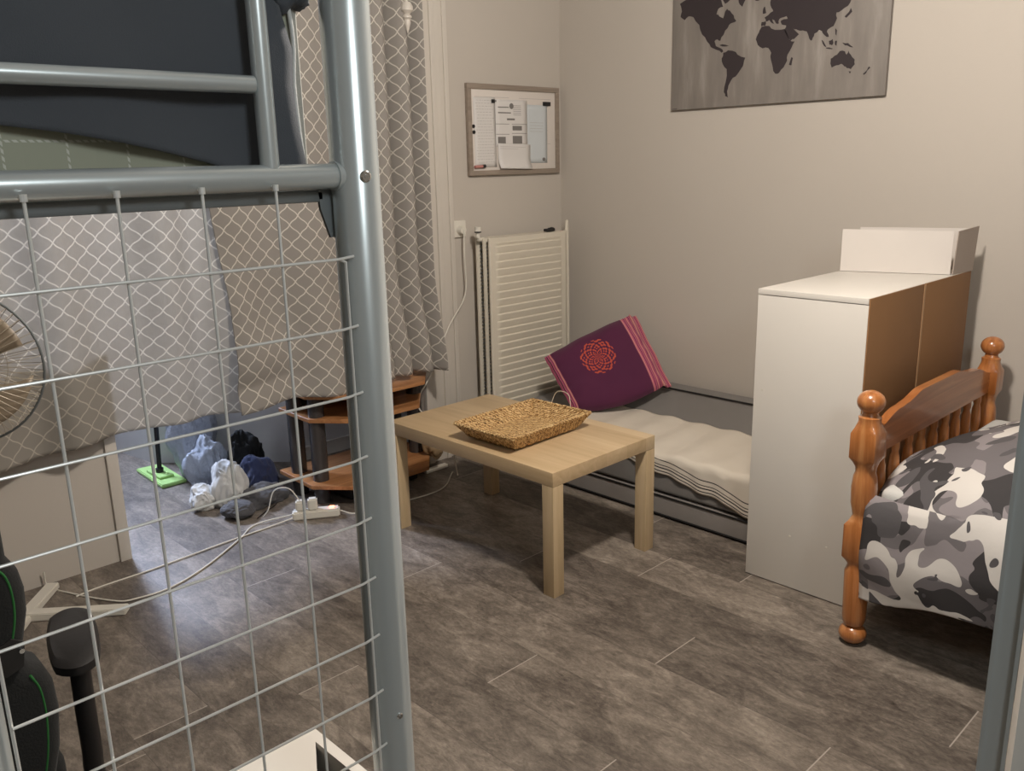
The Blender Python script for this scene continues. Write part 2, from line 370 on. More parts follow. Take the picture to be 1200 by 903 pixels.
box(bm, -1.0, 0, 0, .10, 0, ZC); box(bm, XL, -2.45, 0, .10, 0, .80); box(bm, XL, -3.5, 0, .10, .80, ZC); box(bm, -3.5, -1.0, 0, .10, 2.3, ZC)
struct(obj('wall_back', bm, M['wall'], None, 0))
bm = B()
prism(bm, [(-1.0, .10), (-.9, .10), (-.9, .6), (-1.40, .6), (-1.84, 1.08), (-1.93, 1.9), (-2.06, 1.9), (-1.94, 1.05), (-1.42, .5), (-1.0, .5)], 0, ZC)
struct(obj('wall_alcove', bm, M['annex'], None, 0))
bm = B()
wx0, wx1, wz0, wz1 = -2.66, -1.96, 1.35, 2.15
box(bm, XL, wx0, 1.8, 1.9, 0, ZC); box(bm, wx0, wx1, 1.8, 1.9, 0, wz0); box(bm, wx0, wx1, 1.8, 1.9, wz1, ZC); box(bm, wx1, -1.9, 1.8, 1.9, 0, ZC)
struct(obj('wall_alcove_end', bm, M['annex'], None, 0))
bm = B()
for a in ((wx0, wx0+.05, wz0, wz1), (wx1-.05, wx1, wz0, wz1), (wx0, wx1, wz0, wz0+.05), (wx0, wx1, wz1-.05, wz1), (-2.33, -2.29, wz0, wz1)): box(bm, a[0], a[1], 1.82, 1.88, a[2], a[3], .004)
wf = struct(obj('window_1', bm, M['trim'], None, 30))
bm = B(); box(bm, wx0+.04, wx1-.04, 1.845, 1.851, wz0+.04, wz1-.04); obj('pane', bm, M['glass'], wf, 0)
# trims: the moulded architrave right of the curtain, the flat one left
def moulding(name, segs, z0, z1):
    bm = B()
    for a, b, d in segs: box(bm, a, b, -d, .0, z0, z1, .003, 2)
    return struct(obj(name, bm, M['trim'], None, 30))
moulding('trim_1', [(-1.0, -.965, .030), (-.965, -.88, .018), (-.88, -.855, .026), (-.855, -.80, .014), (-.80, -.775, .020)], 0, ZC)
moulding('trim_2', [(-2.492, -2.45, .014)], 0, .80)
moulding('trim_3', [(-3.5, -2.45, .03)], .80, .825)
bm = B(); box(bm, -.77, -.0, -.012, 0, 0, .08, .003); struct(obj('baseboard_back', bm, M['trim'], None, 30))
bm = B(); box(bm, -.012, 0, -4.4, -.012, 0, .08, .003); struct(obj('baseboard_right', bm, M['trim'], None, 30))
bm = B(); prism(bm, [(-1.0, .49), (-1.448, .49), (-1.455, .5), (-1.0, .5)], 0, .07); struct(obj('baseboard_alcove', bm, M['trim'], None, 30))

# ceiling lamp (above the frame)
tl = thing('pendant_lamp', 'ceiling pendant bulb holder above the room', 'lamp', (LAMP.x, LAMP.y, ZC))
bm = B(); lathe(bm, [(-.035, .02), (-.03, .045), (0, .05)], (LAMP.x, LAMP.y, ZC)); obj('ceiling_rose', bm, M['white_pl'], tl)
bm = B(); tube(bm, [(LAMP.x, LAMP.y, ZC-.03), (LAMP.x, LAMP.y, LAMP.z+.15)], .004); obj('cord', bm, M['white_pl'], tl)
bm = B(); lathe(bm, [(.10, .018), (.15, .02), (.165, .008)], LAMP); obj('bulb_holder', bm, M['white_pl'], tl)

# ------------------------------------------------------------------ loft bed (foreground left)
PY = -2.454
lb = thing('loft_bed', 'silver metal loft bed with round post and wire mesh end, at left foreground', 'bed', (-3.0, PY, 0))
bm = B(); lathe(bm, [(0, .0255), (1.95, .0255), (1.957, .022)], (-2.979, PY, 0), 40); post = obj('post', bm, M['silver'], lb)
bm = B(); lathe(bm, [(0, .0255), (1.95, .0255), (1.957, .022)], (-3.405, PY, 0), 40); obj('post', bm, M['silver'], lb)
for yy in (-.45,):
    for xx in (-2.979, -3.92):
        bm = B(); lathe(bm, [(0, .0255), (1.75, .0255), (1.757, .022)], (xx, yy, 0), 24)
        if xx < -3: obj('post', bm, M['silver'], lb)
        else: bm.free()
bm = B(); tube(bm, [(-3.98, PY, 1.425), (-2.998, PY, 1.425)], .0128, 24)
tube(bm, [(-3.006, PY, 1.425), (-2.998, PY, 1.425)], .0150, 24); obj('end_rail', bm, M['silver'], lb)
bm = B(); box(bm, -3.98, -3.010, PY+.012, PY+.028, 1.399, 1.412, .003); obj('slat_support', bm, M['silver_d'], lb)
bm = B(); tube(bm, [(-3.98, PY, 1.511), (-3.087, PY, 1.511)], .0082, 20); obj('guard_rail', bm, M['silver'], lb)
bm = B(); tube(bm, [(-3.98, PY, 1.66), (-2.99, PY, 1.66)], .0128, 20); obj('guard_rail', bm, M['silver'], lb)
bm = B(); tube(bm, [(-3.077, PY, 1.434), (-3.077, PY, 1.652)], .0095, 20); obj('guard_upright', bm, M['silver'], lb)
bm = B(); tube(bm, [(-3.6, PY, 1.434), (-3.6, PY, 1.652)], .0095, 20); obj('guard_upright', bm, M['silver'], lb)
def screw(x, z, r=.006):
    """pan head on the front of the post"""
    d = Vector((CAM.x-(-2.979), CAM.y-PY, 0)).normalized(); a = math.atan2(d.y, d.x)+.42
    d = Vector((cos(a), sin(a), 0)); p = Vector((-2.979, PY, z))+d*.0245
    bm = B(); tube(bm, [p, p+d*.0022, p+d*.0035], [r, r, r*.75], 20); tube(bm, [p+d*.0036, p+d*.0042], r*.35, 8)
    return bm
obj('screw_cap', screw(0, 1.424), M['chrome'], post); obj('screw_cap', screw(0, .79, .004), M['chrome'], post)
bm = B(); prism(bm, [(-.016, 1.414), (.004, 1.414), (.004, 1.362), (-.004, 1.362), (-.014, 1.392)], 0, .004, lambda a, b, z: (-3.002+a, PY+.012+z, b)); obj('corner_plate', bm, M['silver_d'], lb)
MY = -2.472
zs = [1.342-.0732*i for i in range(15)]
vx = [-3.379, -3.304, -3.232, -3.157, -3.083, -3.010]
for i, xx in enumerate(vx):
    bm = B()
    if i == 5: tube(bm, [(xx-.008, MY, zs[0]), (xx, MY, zs[0]-.004), (xx, MY, .31)], .0016, 8)
    elif i == 0: tube(bm, [(xx, MY, zs[0]), (xx, MY, .31)], .0016, 8)
    else:
        tube(bm, [(xx, MY+.006, 1.417), (xx, MY, 1.414), (xx, MY, .31)], .0016, 8); tube(bm, [(xx, MY, 1.413), (xx, MY, 1.419)], .0030, 10)
    obj('mesh_wire', bm, M['wire'], lb)
for z in zs:
    bm = B(); tube(bm, [(-3.379, MY-.003, z), (-3.02, MY-.003, z), (-3.0005, MY-.001, z+.0015)], .0015, 8); obj('mesh_wire', bm, M['wire'], lb)
# side rail going back along the bed
bm = B(); tube(bm, [(-3.92, PY, 1.41), (-3.92, -.45, 1.41)], .014); obj('side_rail', bm, M['silver'], lb)
bm = B(); tube(bm, [(-2.99, PY+.03, 1.414), (-2.99, -.48, 1.414)], .010); obj('side_rail', bm, M['silver_d'], lb)
# mattress, blanket (both lie on the bed)
mt = thing('mattress', 'khaki quilted mattress with white dashed stitching on the silver loft bed', 'mattress', (-3.4, -1.5, 1.405))
bm = B(); box(bm, -3.95, -3.020, PY+.034, -.55, 1.412, 1.62, .012, 4); obj('quilted_cover', bm, M['quilt'], mt)
bm = B(); box(bm, -3.0255, -3.012, PY+.0335, -.55, 1.415, 1.615, .006, 3)
obj('side_panel', bm, M['mattress_side'], mt)
bm = B(); tube(bm, [(-3.021, PY+.030, 1.418), (-3.0215, PY+.029, 1.44), (-3.0245, PY+.028, 1.474), (-3.026, PY+.028, 1.515), (-3.022, PY+.030, 1.56), (-3.026, PY+.032, 1.61)], .0022, 8, 8); obj('piping', bm, M['white_cl'], mt)
def lerp(T, x):
    if x <= T[0][0]: return T[0][1]
    for (a, b), (c, d) in zip(T, T[1:]):
        if x <= c: return b+(d-b)*(x-a)/(c-a)
    return T[-1][1]
HEM = [(-3.98, 1.478), (-3.35, 1.477), (-3.30, 1.473), (-3.258, 1.468), (-3.214, 1.460), (-3.17, 1.450), (-3.13, 1.440), (-3.10, 1.428), (-3.07, 1.416), (-3.0, 1.410)]
RED = [(1.40, -3.022), (1.44, -3.024), (1.474, -3.029), (1.515, -3.031), (1.548, -3.027), (1.59, -3.038), (1.66, -3.05)]
def blk(u, v):
    top = 1.665
    xs = -3.98+u*(3.98-3.03); h = lerp(HEM, xs)
    if v < .62:
        s_ = v/.62; z = h+(top-.03-h)*s_; x = -3.98+u*(3.98+lerp(RED, z)); y = PY+.026-.0025*sin(x*40+z*20)-.003*sin(x*17)
    else:
        s_ = (v-.62)/.38; a = min(1, s_*5)*pi/2; z = top-.03+.03*sin(a); x = -3.98+u*(3.98+lerp(RED, z)); z += .012*noise.noise(Vector((x*6, s_*4, 0))); y = PY+.026+.03*(1-cos(a))+max(0, s_-.2)*1.2
    return (x, y, z)
bm = grid(B(), 90, 60, blk); o = solid(obj('blanket', bm, M['blanket'], None, 60), .006, 1)
tag(o, 'dark navy grey blanket hanging over the foot of the loft bed mattress', 'blanket')
# small crumpled sheet edge at the top right of the mattress
bm = B(); blob(bm, (-3.022, PY+.035, 1.608), (.022, .02, .022), 5, .4, 3, 4); 
o = tag(obj('pillowcase', bm, M['blanket'], None, 60), 'crumpled dark cloth corner at the top right of the loft mattress', 'cloth')

# right-hand metal post and white panel at the right edge
RB = Vector((-2.548, -3.003, 0))
d = (Vector((CAM.x, CAM.y, 0))-RB).normalized()
rb = thing('metal_stand', 'flat silver grey metal upright at the right edge of the picture', 'post', RB)
e1 = Vector((d.y, -d.x, 0))
def obox(bm, c, ax, hw, ay, hd, z0, z1, bev=.002):
    vs = []
    q = bmesh.ops.create_cube(bm, size=1)['verts']
    for v in q: v.co = Vector((c.x, c.y, 0))+ax*(v.co.x*2*hw)+ay*(v.co.y*2*hd)+Vector((0, 0, (z0+z1)/2+v.co.z*(z1-z0)))
    if bev: bmesh.ops.bevel(bm, geom=list({e for v in q for e in v.link_edges}), offset=bev, segments=2, affect='EDGES')
    return bm
# image-right direction at that place
e1 = Vector((-d.y, d.x, 0)) if Vector((-d.y, d.x, 0)).dot(rt) > 0 else Vector((d.y, -d.x, 0))
bm = obox(B(), RB, e1, .0135, d, .0135, 0, 1.9, .004); obj('upright', bm, M['silver'], rb)
bm = obox(B(), RB, e1, .03, d, .03, 0, .006, .002); obj('foot_plate', bm, M['silver_d'], rb)
bm = B(); p = RB+e1*.0165+d*.014; tube(bm, [p+Vector((0, 0, .985)), p+Vector((0, 0, .995))], .004, 12); obj('bolt', bm, M['chrome'], rb)
WB = RB+e1*.125-d*.02
wp = thing('wardrobe', 'tall white wardrobe side at the far right edge of the picture', 'wardrobe', WB)
bm = obox(B(), WB, e1, .105, d, .012, .0, 1.25, .002); obj('door', bm, M['white_lam'], wp)
bm = obox(B(), WB-d*.2, e1, .105, d, .185, .0, 1.25, .002); obj('body', bm, M['white_lam'], wp)

# ------------------------------------------------------------------ coffee table
tx, ty = -1.575, -1.405
ct = thing('coffee_table', 'low birch veneer coffee table with square legs and a woven tray on it', 'table', (tx+.275, ty+.45, 0))
bm = box(B(), tx, tx+.55, ty, ty+.9, .4, .45, .0015); obj('tabletop', bm, M['birch_y'], ct)
for a in (0, .5):
    for b in (0, .85):
        bm = box(B(), tx+a, tx+a+.05, ty+b, ty+b+.05, 0, .399, .0012); obj('leg', bm, M['birch_z'], ct)
# woven tray
BA = 0.03
bt = thing('woven_tray', 'rectangular woven natural fibre tray on the birch coffee table', 'tray', (-1.34, -1.045, .4505))
def bpt(u, v, z):   # u along x, v along y in -1..1
    fl = .80+.20*min(1, z/.05); x = u*.212*fl; y = v*.150*fl
    return Vector((-1.335+x*cos(BA)-y*sin(BA), -1.030+x*sin(BA)+y*cos(BA), .4555+z))
def wv_(x, y, a=.0035): return a*(sin(x*130)*sin(y*130))+.003*noise.noise(Vector((x*60, y*60, 1)))
bm = B(); N = 70
V = [[None]*(N+1) for _ in range(N+1)]
def tray(u, v):
    a, b = u*2-1, v*2-1; m = max(abs(a), abs(b)); z = 0 if m < .8 else .052*((m-.8)/.2)
    a2, b2 = (max(-.8, min(.8, a))/.8, max(-.8, min(.8, b))/.8) if m >= .8 else (a/.8, b/.8)
    if m >= .8:
        a2 = a/m if abs(a) < abs(b) else math.copysign(1, a); b2 = b/m if abs(b) < abs(a) else math.copysign(1, b)
        if abs(abs(a)-abs(b)) < 1e-9: a2, b2 = math.copysign(1, a), math.copysign(1, b)
    p = bpt(a2, b2, z); k = wv_(p.x, p.y, .003) if m < .8 else wv_(p.x+p.y, p.z*1.5, .003)
    return (p.x+(0 if m < .8 else k), p.y+(0 if m < .8 else k), p.z+(k if m < .8 else 0)+.004)
grid(bm, N, N, tray); solid(obj('woven_body', bm, M['wicker'], bt, 60), .006, 0)
bm = B()
cs = [bpt(a, b, .056) for a, b in ((-1, -1), (1, -1), (1, 1), (-1, 1))]
for i in range(4):
    a, b = cs[i], cs[(i+1) % 4]; pts = []
    for s_ in (0, 1):
        pts = [a+(b-a)*(k/60)+Vector((.0035*cos(k*1.25+s_*pi)*abs((b-a).normalized().y), .0035*cos(k*1.25+s_*pi)*abs((b-a).normalized().x), .0035*sin(k*1.25+s_*pi))) for k in range(61)]
        tube(bm, pts, .0042, 6)
obj('braided_rim', bm, M['wicker'], bt, 60)
bm = B(); a, b = bpt(-.94, .35, .05), bpt(-.94, -.35, .05); tube(bm, [a, (a+b)/2+Vector((.05, .02, .028))+ (a-b)*.25, (a+b)/2+Vector((.065, 0, .03)), (a+b)/2+Vector((.05, -.02, .028))-(a-b)*.25, b], .003, 8, 6); obj('handle', bm, M['wicker'], bt)
bm = B(); a, b = bpt(1, .35, .05), bpt(1, -.35, .05); tube(bm, [a, (a+b)/2+Vector((.012, .03, .055)), (a+b)/2+Vector((.012, -.03, .055)), b], .0016, 8, 6); obj('handle', bm, M['cream'], bt)

# ------------------------------------------------------------------ sofa
sf = thing('sofa_bed', 'low grey felt floor sofa along the right wall under a cream throw', 'sofa', (-.4, -1.0, 0))
sy0, sy1 = -1.752, -.19
bm = box(B(), -.765, -.02, sy0, sy1, .006, .095, .014, 3); bmo = obj('base_mattress', bm, M['sofa_l'], sf)
for z in (.012, .094):
    bm = B(); tube(bm, [(-.766, sy0+.01, z), (-.766, sy1-.01, z)], .004, 8); obj('piping', bm, M['piping'], bmo)
bm = box(B(), -.757, -.02, sy0, sy1, .104, .258, .018, 4); obj('seat_mattress', bm, M['sofa'], sf)
bm = B(); prism(bm, [(-.315, .258), (-.02, .258), (-.02, .352), (-.10, .352), (-.125, .345)], sy0, -.25, lambda a, b, z: (a, z, b)); bmesh.ops.bevel(bm, geom=list(bm.edges), offset=.008, segments=2, affect='EDGES')
bco = obj('back_cushion', bm, M['sofa'], sf)
bm = B(); tube(bm, [(-.128, sy0, .353), (-.128, -.3, .353)], .004, 8); obj('piping', bm, M['piping'], bco)
# throw
def thr(u, v):
    y = -.50+u*(-1.750+.50)
    fold = .004*sin(y*37)+.003*noise.noise(Vector((y*9, v*5, 0)))
    k = max(0, (-y-1.05)/.7); drop = .035+.12*k**1.2+.01*sin(y*30)*k
    s_ = v
    if s_ < .72: x = -.30-(s_/.72)*(.757-.30-.012); z = .2705+fold+.002*sin(x*14)
    else:
        q = (s_-.72)/.28; L_ = q*(drop+.02); 
        if L_ < .022: a = L_/.022*pi/2; x = -.745-.020*sin(a); z = .2500+.0205*cos(a)+fold
        else: x = -.766-.004*sin(y*60)*q-.006*k*q; z = .2500-(L_-.022)
    return (x, y, z)
def thuv(u, v):
    y = -.50+u*(-1.25); k = max(0, (-y-1.05)/.7); drop = .055+.12*k**1.2+.01*sin(y*30)*k
    return (u*1.25, (1-v)/.28*drop if v > .72 else drop+(.72-v)*.6)
bm = grid(B(), 120, 60, thr, 'cloth', thuv); o = solid(obj('throw_blanket', bm, M['throw'], None, 60), .004, 1)
tag(o, 'cream cotton throw with thin black hem stripes spread on the grey sofa seat', 'throw')
# cushion
TL, TT, BL, BR = Vector((-.52, -.36, .501)), Vector((-.12, -.57, .68)), Vector((-.562, -.587, .285)), Vector((-.201, -.845, .388))
TR = BR; U_, V_ = TT-TL, BR-TT; Nn = U_.cross(BL-TL).normalized()
if Nn.dot(CAM-TT) < 0: Nn = -Nn
def cush(side):
    def f(u, v):
        a, b = u*2-1, v*2-1
        puff = (max(0, 1-a**4)*max(0, 1-b**4))**.5
        p = TL*(1-u)*(1-v)+TT*u*(1-v)+BR*u*v+BL*(1-u)*v
        down = ((BL+BR)/2-(TL+TT)/2).normalized()
        p = p+down*(.042*(1-a*a)*max(0, v)**2)-down*(.016*(1-a*a)*(1-v)**3*0+.010*sin(u*pi)*(1-v)**3)
        edge = max(abs(a), abs(b))
        wr = .008*sin(a*9+b*3)*max(0, abs(b)-.5)+.012*noise.noise(Vector((a*2.2, b*2.2, 3)))+.010*max(0, abs(a)-.75)*sin(b*17)*2
        p = p+Nn*(side*(.066*puff)+wr)
        p.x = min(p.x, -.012)
        if v > .5: p.z = max(p.z, .277)
        return p
    return f
cu = thing('cushion', 'dark purple cushion with orange round print and pink striped edges on the sofa', 'cushion', (-.3, -.6, .262))
bm = B(); grid(bm, 60, 60, cush(1)); obj('cover', bm, M['cushion'], cu, 70)
bm = B(); grid(bm, 60, 60, cush(-1)); obj('back_cover', bm, M['cushion'], cu, 70)
# loose striped edge flap of the cover on the right
def flap(u, v):
    b = v; p = TT+(TR-TT)*(b*1.04-.02); w_ = U_.normalized()*(.050*u)
    p = p+w_*.8+Nn*(-.02*u-.018*sin(u*pi)+.006*sin(b*14)) - Vector((.0, 0, .012*u))
    return (min(p.x, -.01), p.y, p.z)
bm = grid(B(), 16, 40, flap, 'cloth', lambda u, v: (.88+.12*u, v)); solid(obj('cover_flap', bm, M['cushion'], cu, 60), .006, 0)

# ------------------------------------------------------------------ white cabinet with cardboard box
cb = thing('cabinet', 'white laminate cabinet with bare brown hardboard back against the right wall', 'cabinet', (-.56, -1.96, 0))
cx0, cx1, cy0, cy1, ch = -.972, -.14, -2.142, -1.770, 1.017
bm = box(B(), cx0+.0, cx1, cy0+.004, cy1, ch-.018, ch, .001); obj('top_panel', bm, M['white_lam'], cb)
bm = box(B(), cx0+.002, cx0+.018, cy0+.004, cy1, .004, ch-.020, .0008); sp = obj('side_panel', bm, M['white_lam'], cb)
bm = box(B(), cx1-.018, cx1-.002, cy0+.004, cy1, .004, ch-.019, .0008); obj('side_panel', bm, M['white_lam'], cb)
bm = box(B(), cx0+.0185, cx1-.0185, cy1-.03, cy1-.002, .004, ch-.019, .0008); obj('door', bm, M['white_lam'], cb)
bm = box(B(), cx0+.003, -.562, cy0, cy0+.0035, .01, ch-.001, .0004); obj('back_panel', bm, M['hardboard'], cb)
bm = box(B(), -.556, cx1-.001, cy0, cy0+.0035, .01, ch-.001, .0004); obj('back_panel', bm, M['hardboard'], cb)
bm = box(B(), -.565, -.553, cy0-.0015, cy0+.001, .01, ch-.003, .0004); obj('joining_strip', bm, plain('tan_strip', 'a98560', .6), cb)
bm = box(B(), cx0+.02, cx1-.02, cy0+.01, cy1-.04, .01, .03); obj('bottom_panel', bm, M['white_lam'], cb)
for y_, z_ in ((-1.80, .68), (-2.06, .19), (-1.93, .19)):
    bm = B(); tube(bm, [(cx0+.0025, y_, z_), (cx0+.0005, y_, z_)], .0035, 10); obj('screw_cover', bm, M['white_pl'], cb)
bx = thing('cardboard_box', 'flat white cardboard box standing open on top of the white cabinet', 'box', (-.3, -1.93, ch+.0005))
k0, k1 = -.415, -.30
def bxq(pts, th=.003):
    bm = B(); vs = [bm.verts.new(p) for p in pts]; bm.faces.new(vs); return bm
z0, z1 = ch+.0015, ch+.152
pA, pB = Vector((-.405, -1.742+.0, z0)), Vector((-.312, -2.128, z0))
yA = -1.775
F_ = lambda p, dz: Vector((p.x, p.y, p.z+dz))
pA = Vector((-.405, yA, z0)); pB = Vector((-.30, -2.125, z0)); pC = Vector((-.150, -2.138, z0)); pD = Vector((-.26, -1.775, z0))
def wallq(a, b, h0, h1, th=.003, lean=Vector((0, 0, 0))):
    bm = B(); n_ = (b-a).cross(Vector((0, 0, 1))).normalized()*th
    lo = [a, b, b+n_, a+n_]; A_ = [bm.verts.new(p) for p in lo]; Bv = [bm.verts.new(p+lean+Vector((0, 0, h))) for p, h in zip(lo, (h0, h1, h1, h0))]
    for i in range(4): bm.faces.new((A_[i], A_[(i+1) % 4], Bv[(i+1) % 4], Bv[i]))
    bm.faces.new(A_[::-1]); bm.faces.new(Bv); bmesh.ops.recalc_face_normals(bm, faces=bm.faces); return bm
obj('front_panel', wallq(pA, pB, .152, .150), M['card'], bx, 0)
obj('back_panel', wallq(pD, pC, .150, .150), M['card'], bx, 0)
obj('end_panel', wallq(pA, pD, .10, .10), M['card'], bx, 0)
obj('end_flap', wallq(pB+Vector((.006, -.004, 0)), pC+Vector((.012, -.004, 0)), .148, .157, .003, Vector((.022, .0, 0))), M['card_in'], bx, 0)
bm = B(); prism(bm, [(pA.x, pA.y), (pB.x, pB.y), (pC.x, pC.y), (pD.x, pD.y)], z0, z0+.003); obj('bottom_panel', bm, M['card'], bx, 0)

# ------------------------------------------------------------------ pine bed with camouflage duvet
pb = thing('pine_bed', 'orange varnished pine bed with turned posts and spindles at the right', 'bed', (-.65, -2.9, 0))
FX, FY = -1.15, -2.245
def post_prof():
    P = []
    for k in range(9):
        a = -pi/2+pi*.86*k/8; P.append((.032+.032*sin(a), max(.006, .037*cos(a))))
    P += [(.064, .026), (.072, .029), (.085, .031), (.235, .034), (.245, .030), (.258, .028), (.268, .030, .3), (.285, .0345, 1), (.385, .0345, 1), (.40, .029, .3),
          (.412, .025), (.425, .027), (.45, .032), (.50, .0335), (.535, .030), (.548, .026), (.562, .027, .1), (.578, .030, .6), (.592, .0350, 1), (.665, .0350, 1), (.682, .031, .6), (.70, .028), (.712, .029), (.716, .022), (.722, .020)]
    for k in range(11):
        a = -pi*.32+(pi*.82)*k/10; P.append((.756+.034*sin(a), max(.003, .0355*cos(a))))
    return P
for (px, py) in ((FX, FY), (-.155, FY), (FX, -4.30), (-.155, -4.30)):
    bm = B(); lathe(bm, [(q[0], q[1]*1.09)+tuple(q[2:]) for q in post_prof()], (px, py, 0), 32); obj('post', bm, M['pine_z'], pb, 40)
def toprail(t_):
    s_ = abs(t_*2-1)     # 0 centre, 1 ends
    def sm(a, b, x): x = max(0, min(1, (x-a)/(b-a))); return x*x*(3-2*x)
    return .728-.022*sm(.30, .58, s_)-.004*sm(.58, .64, s_)-.036*sm(.66, 1.0, s_)**1.2
poly = []
xa, xb = FX+.03, -.155-.03
for k in range(49): poly.append((xa+(xb-xa)*k/48, toprail(k/48)))
poly += [(xb, .592), (xa, .592)]
for yy in (FY, -4.30):
    bm = B(); prism(bm, poly, yy-.013, yy+.013, lambda a, b, z: (a, z, b)); obj('top_rail', bm, M['pine_x'], pb, 30)
    bm = box(B(), xa, xb, yy-.013, yy+.013, .21, .28, .004); obj('lower_rail', bm, M['pine_x'], pb)
for k in range(9):
    xx = FX+.10+k*(.795/8)
    bm = B(); lathe(bm, [(.28, .013), (.30, .011), (.31, .014), (.318, .011), (.33, .013), (.38, .017), (.43, .013), (.437, .016), (.444, .012), (.452, .016), (.46, .012), (.50, .017), (.545, .014), (.56, .010), (.57, .013), (.593, .012)], (xx, FY, 0), 16)
    obj('spindle', bm, M['pine_z'], pb, 40)
for xx in (FX, -.155): 
    bm = box(B(), xx-.012, xx+.012, -4.27, FY-.03, .25, .37, .004); obj('side_rail', bm, M['pine_x'], pb)
bm = B()
for k in range(12): box(bm, FX+.02, -.175, -4.2+k*.163, -4.2+k*.163+.07, .30, .318, .002)
o = obj('slats', bm, M['birch_x'], pb); 
bm = box(B(), FX+.02, -.175, -4.24, FY-.035, .32, .50, .03, 4); o = obj('mattress', bm, M['white_cl'], None, 40); tag(o, 'white mattress under the camouflage duvet on the pine bed', 'mattress')
def duv(u, v):
    y = -2.268-v*1.95
    # cross profile: arc from hem (u=0) to wall side (u=1)
    pts = [(-1.205, .175), (-1.217, .26), (-1.222, .34), (-1.208, .44), (-1.165, .52), (-1.08, .585), (-.95, .622), (-.75, .63), (-.5, .60), (-.3, .57), (-.20, .54)]
    k = u*(len(pts)-1); i = min(len(pts)-2, int(k)); q = k-i
    P4 = [pts[max(0, i-1)], pts[i], pts[i+1], pts[min(len(pts)-1, i+2)]]
    def cr(j): a, b, c, d = [p_[j] for p_ in P4]; return .5*(2*b+(c-a)*q+(2*a-5*b+4*c-d)*q*q+(3*b-a-3*c+d)*q**3)
    x, z = cr(0), cr(1)
    e = max(0, 1-v*1.95/.30)                       # foot end rolls down
    if u > .35: z -= (.115*e**1.6)
    if u <= .6: x += .035*e**2*(1 if u < .4 else (1-(u-.4)/.2))
    hem = max(0, 1-u/.25); z += hem*(v*1.95)*.16 + hem*.012*sin(y*17)
    n1 = noise.noise(Vector((x*5, y*5, z*5))); n2 = noise.noise(Vector((x*11, y*9, z*9+4)))
    d_ = .016*n1+.007*n2
    nx, nz = (-1, .1) if u < .3 else ((-.6, .8) if u < .5 else (0, 1))
    return (x+nx*d_, y-.01*n2*0, z+nz*d_)
bm = grid(B(), 110, 120, duv, 'cloth', lambda u, v: (u*1.55, v*1.95)); o = solid(obj('duvet', bm, M['camo'], None, 70), .012, -1)
tag(o, 'grey white and black camouflage duvet covering the pine bed', 'duvet')

# ------------------------------------------------------------------ radiator
rx0, rx1, rz0, rz1 = -.678, -.134, .20, 1.085
ra = thing('radiator', 'cream white ribbed panel radiator on the back wall beside the corner', 'radiator', (-.4, -.1, rz0))
def ribs(u, v):
    e = min(1, min(u, 1-u)/.10)
    z = rz0+v*(rz1-rz0)
    e2 = max(0, min(1, (min(u, 1-u)-.075)/.02)); e3 = 1 if .02 < v < .975 else 0
    ph = (v*24) % 1; h = .010*(ph**.7 if ph < .86 else (1-ph)/.14)
    return (rx0+u*(rx1-rx0), -.158-h*e2*e3, z)
bm = grid(B(), 60, 24*12, ribs); solid(obj('front_panel', bm, M['rad'], ra, 50), .012, -1)
for yy in (-.112, -.062):
    bm = box(B(), rx0, rx1, yy-.006, yy+.006, rz0, rz1, .003); obj('rear_panel', bm, M['rad'], ra)
for yy in (-.135, -.087):
    bm = B()
    for k in range(46): box(bm, rx0+.012, rx1-.012, yy-.012, yy+.012, rz0+.03+k*.0185, rz0+.034+k*.0185)
    obj('fins', bm, M['silver_d'], ra, 0)
bm = box(B(), rx1+.004, rx1+.008, -.155, -.05, rz0+.02, rz1-.004, .001)
box(bm, rx0+.05, rx1-.03, -.15, -.05, rz1-.004, rz1-.001, .001); obj('side_cover', bm, M['rad'], ra)
bm = B(); tube(bm, [(rx1+.01, -.10, rz1-.015), (-.075, -.10, rz1-.010), (-.062, -.10, rz1-.03), (-.060, -.10, .06), (-.060, -.10, .0)], .0085, 12, 4); obj('pipe', bm, M['rad'], ra)
bm = B(); tube(bm, [(rx0-.02, -.10, rz1+.004), (rx0-.02, -.10, rz1+.03)], .010, 14); tube(bm, [(rx0-.02, -.10, rz1+.03), (rx0-.02, -.10, rz1+.055)], .016, 18); tube(bm, [(rx0+.02, -.10, rz1-.008), (rx0-.02, -.10, rz1-.006)], .007, 12); vlo = obj('valve', bm, M['white_pl'], ra)
bm = B(); tube(bm, [(rx0-.02, -.10, rz1+.028), (rx0-.02, -.10, rz1+.034)], .0168, 18); obj('valve_ring', bm, M['black'], vlo)
bm = B(); box(bm, -.245, -.185, -.13, -.10, rz1+.001, rz1+.016, .006, 3); blob(bm, (-.20, -.115, rz1+.014), (.022, .012, .008), 3, .3, 3, 3)
tag(obj('hair_clip', bm, M['black'], None), 'small black clip lying on top of the radiator', 'clip')
sk = thing('wall_socket', 'white wall socket with a round plug above the left end of the radiator', 'socket', (-.735, 0, 1.13))
bm = box(B(), -.775, -.695, -.012, 0, 1.09, 1.17, .004, 3); obj('plate', bm, M['white_pl'], sk)
bm = B(); tube(bm, [(-.735, -.012, 1.125), (-.735, -.04, 1.125)], [.022, .018], 20); obj('plug', bm, M['white_pl'], sk)

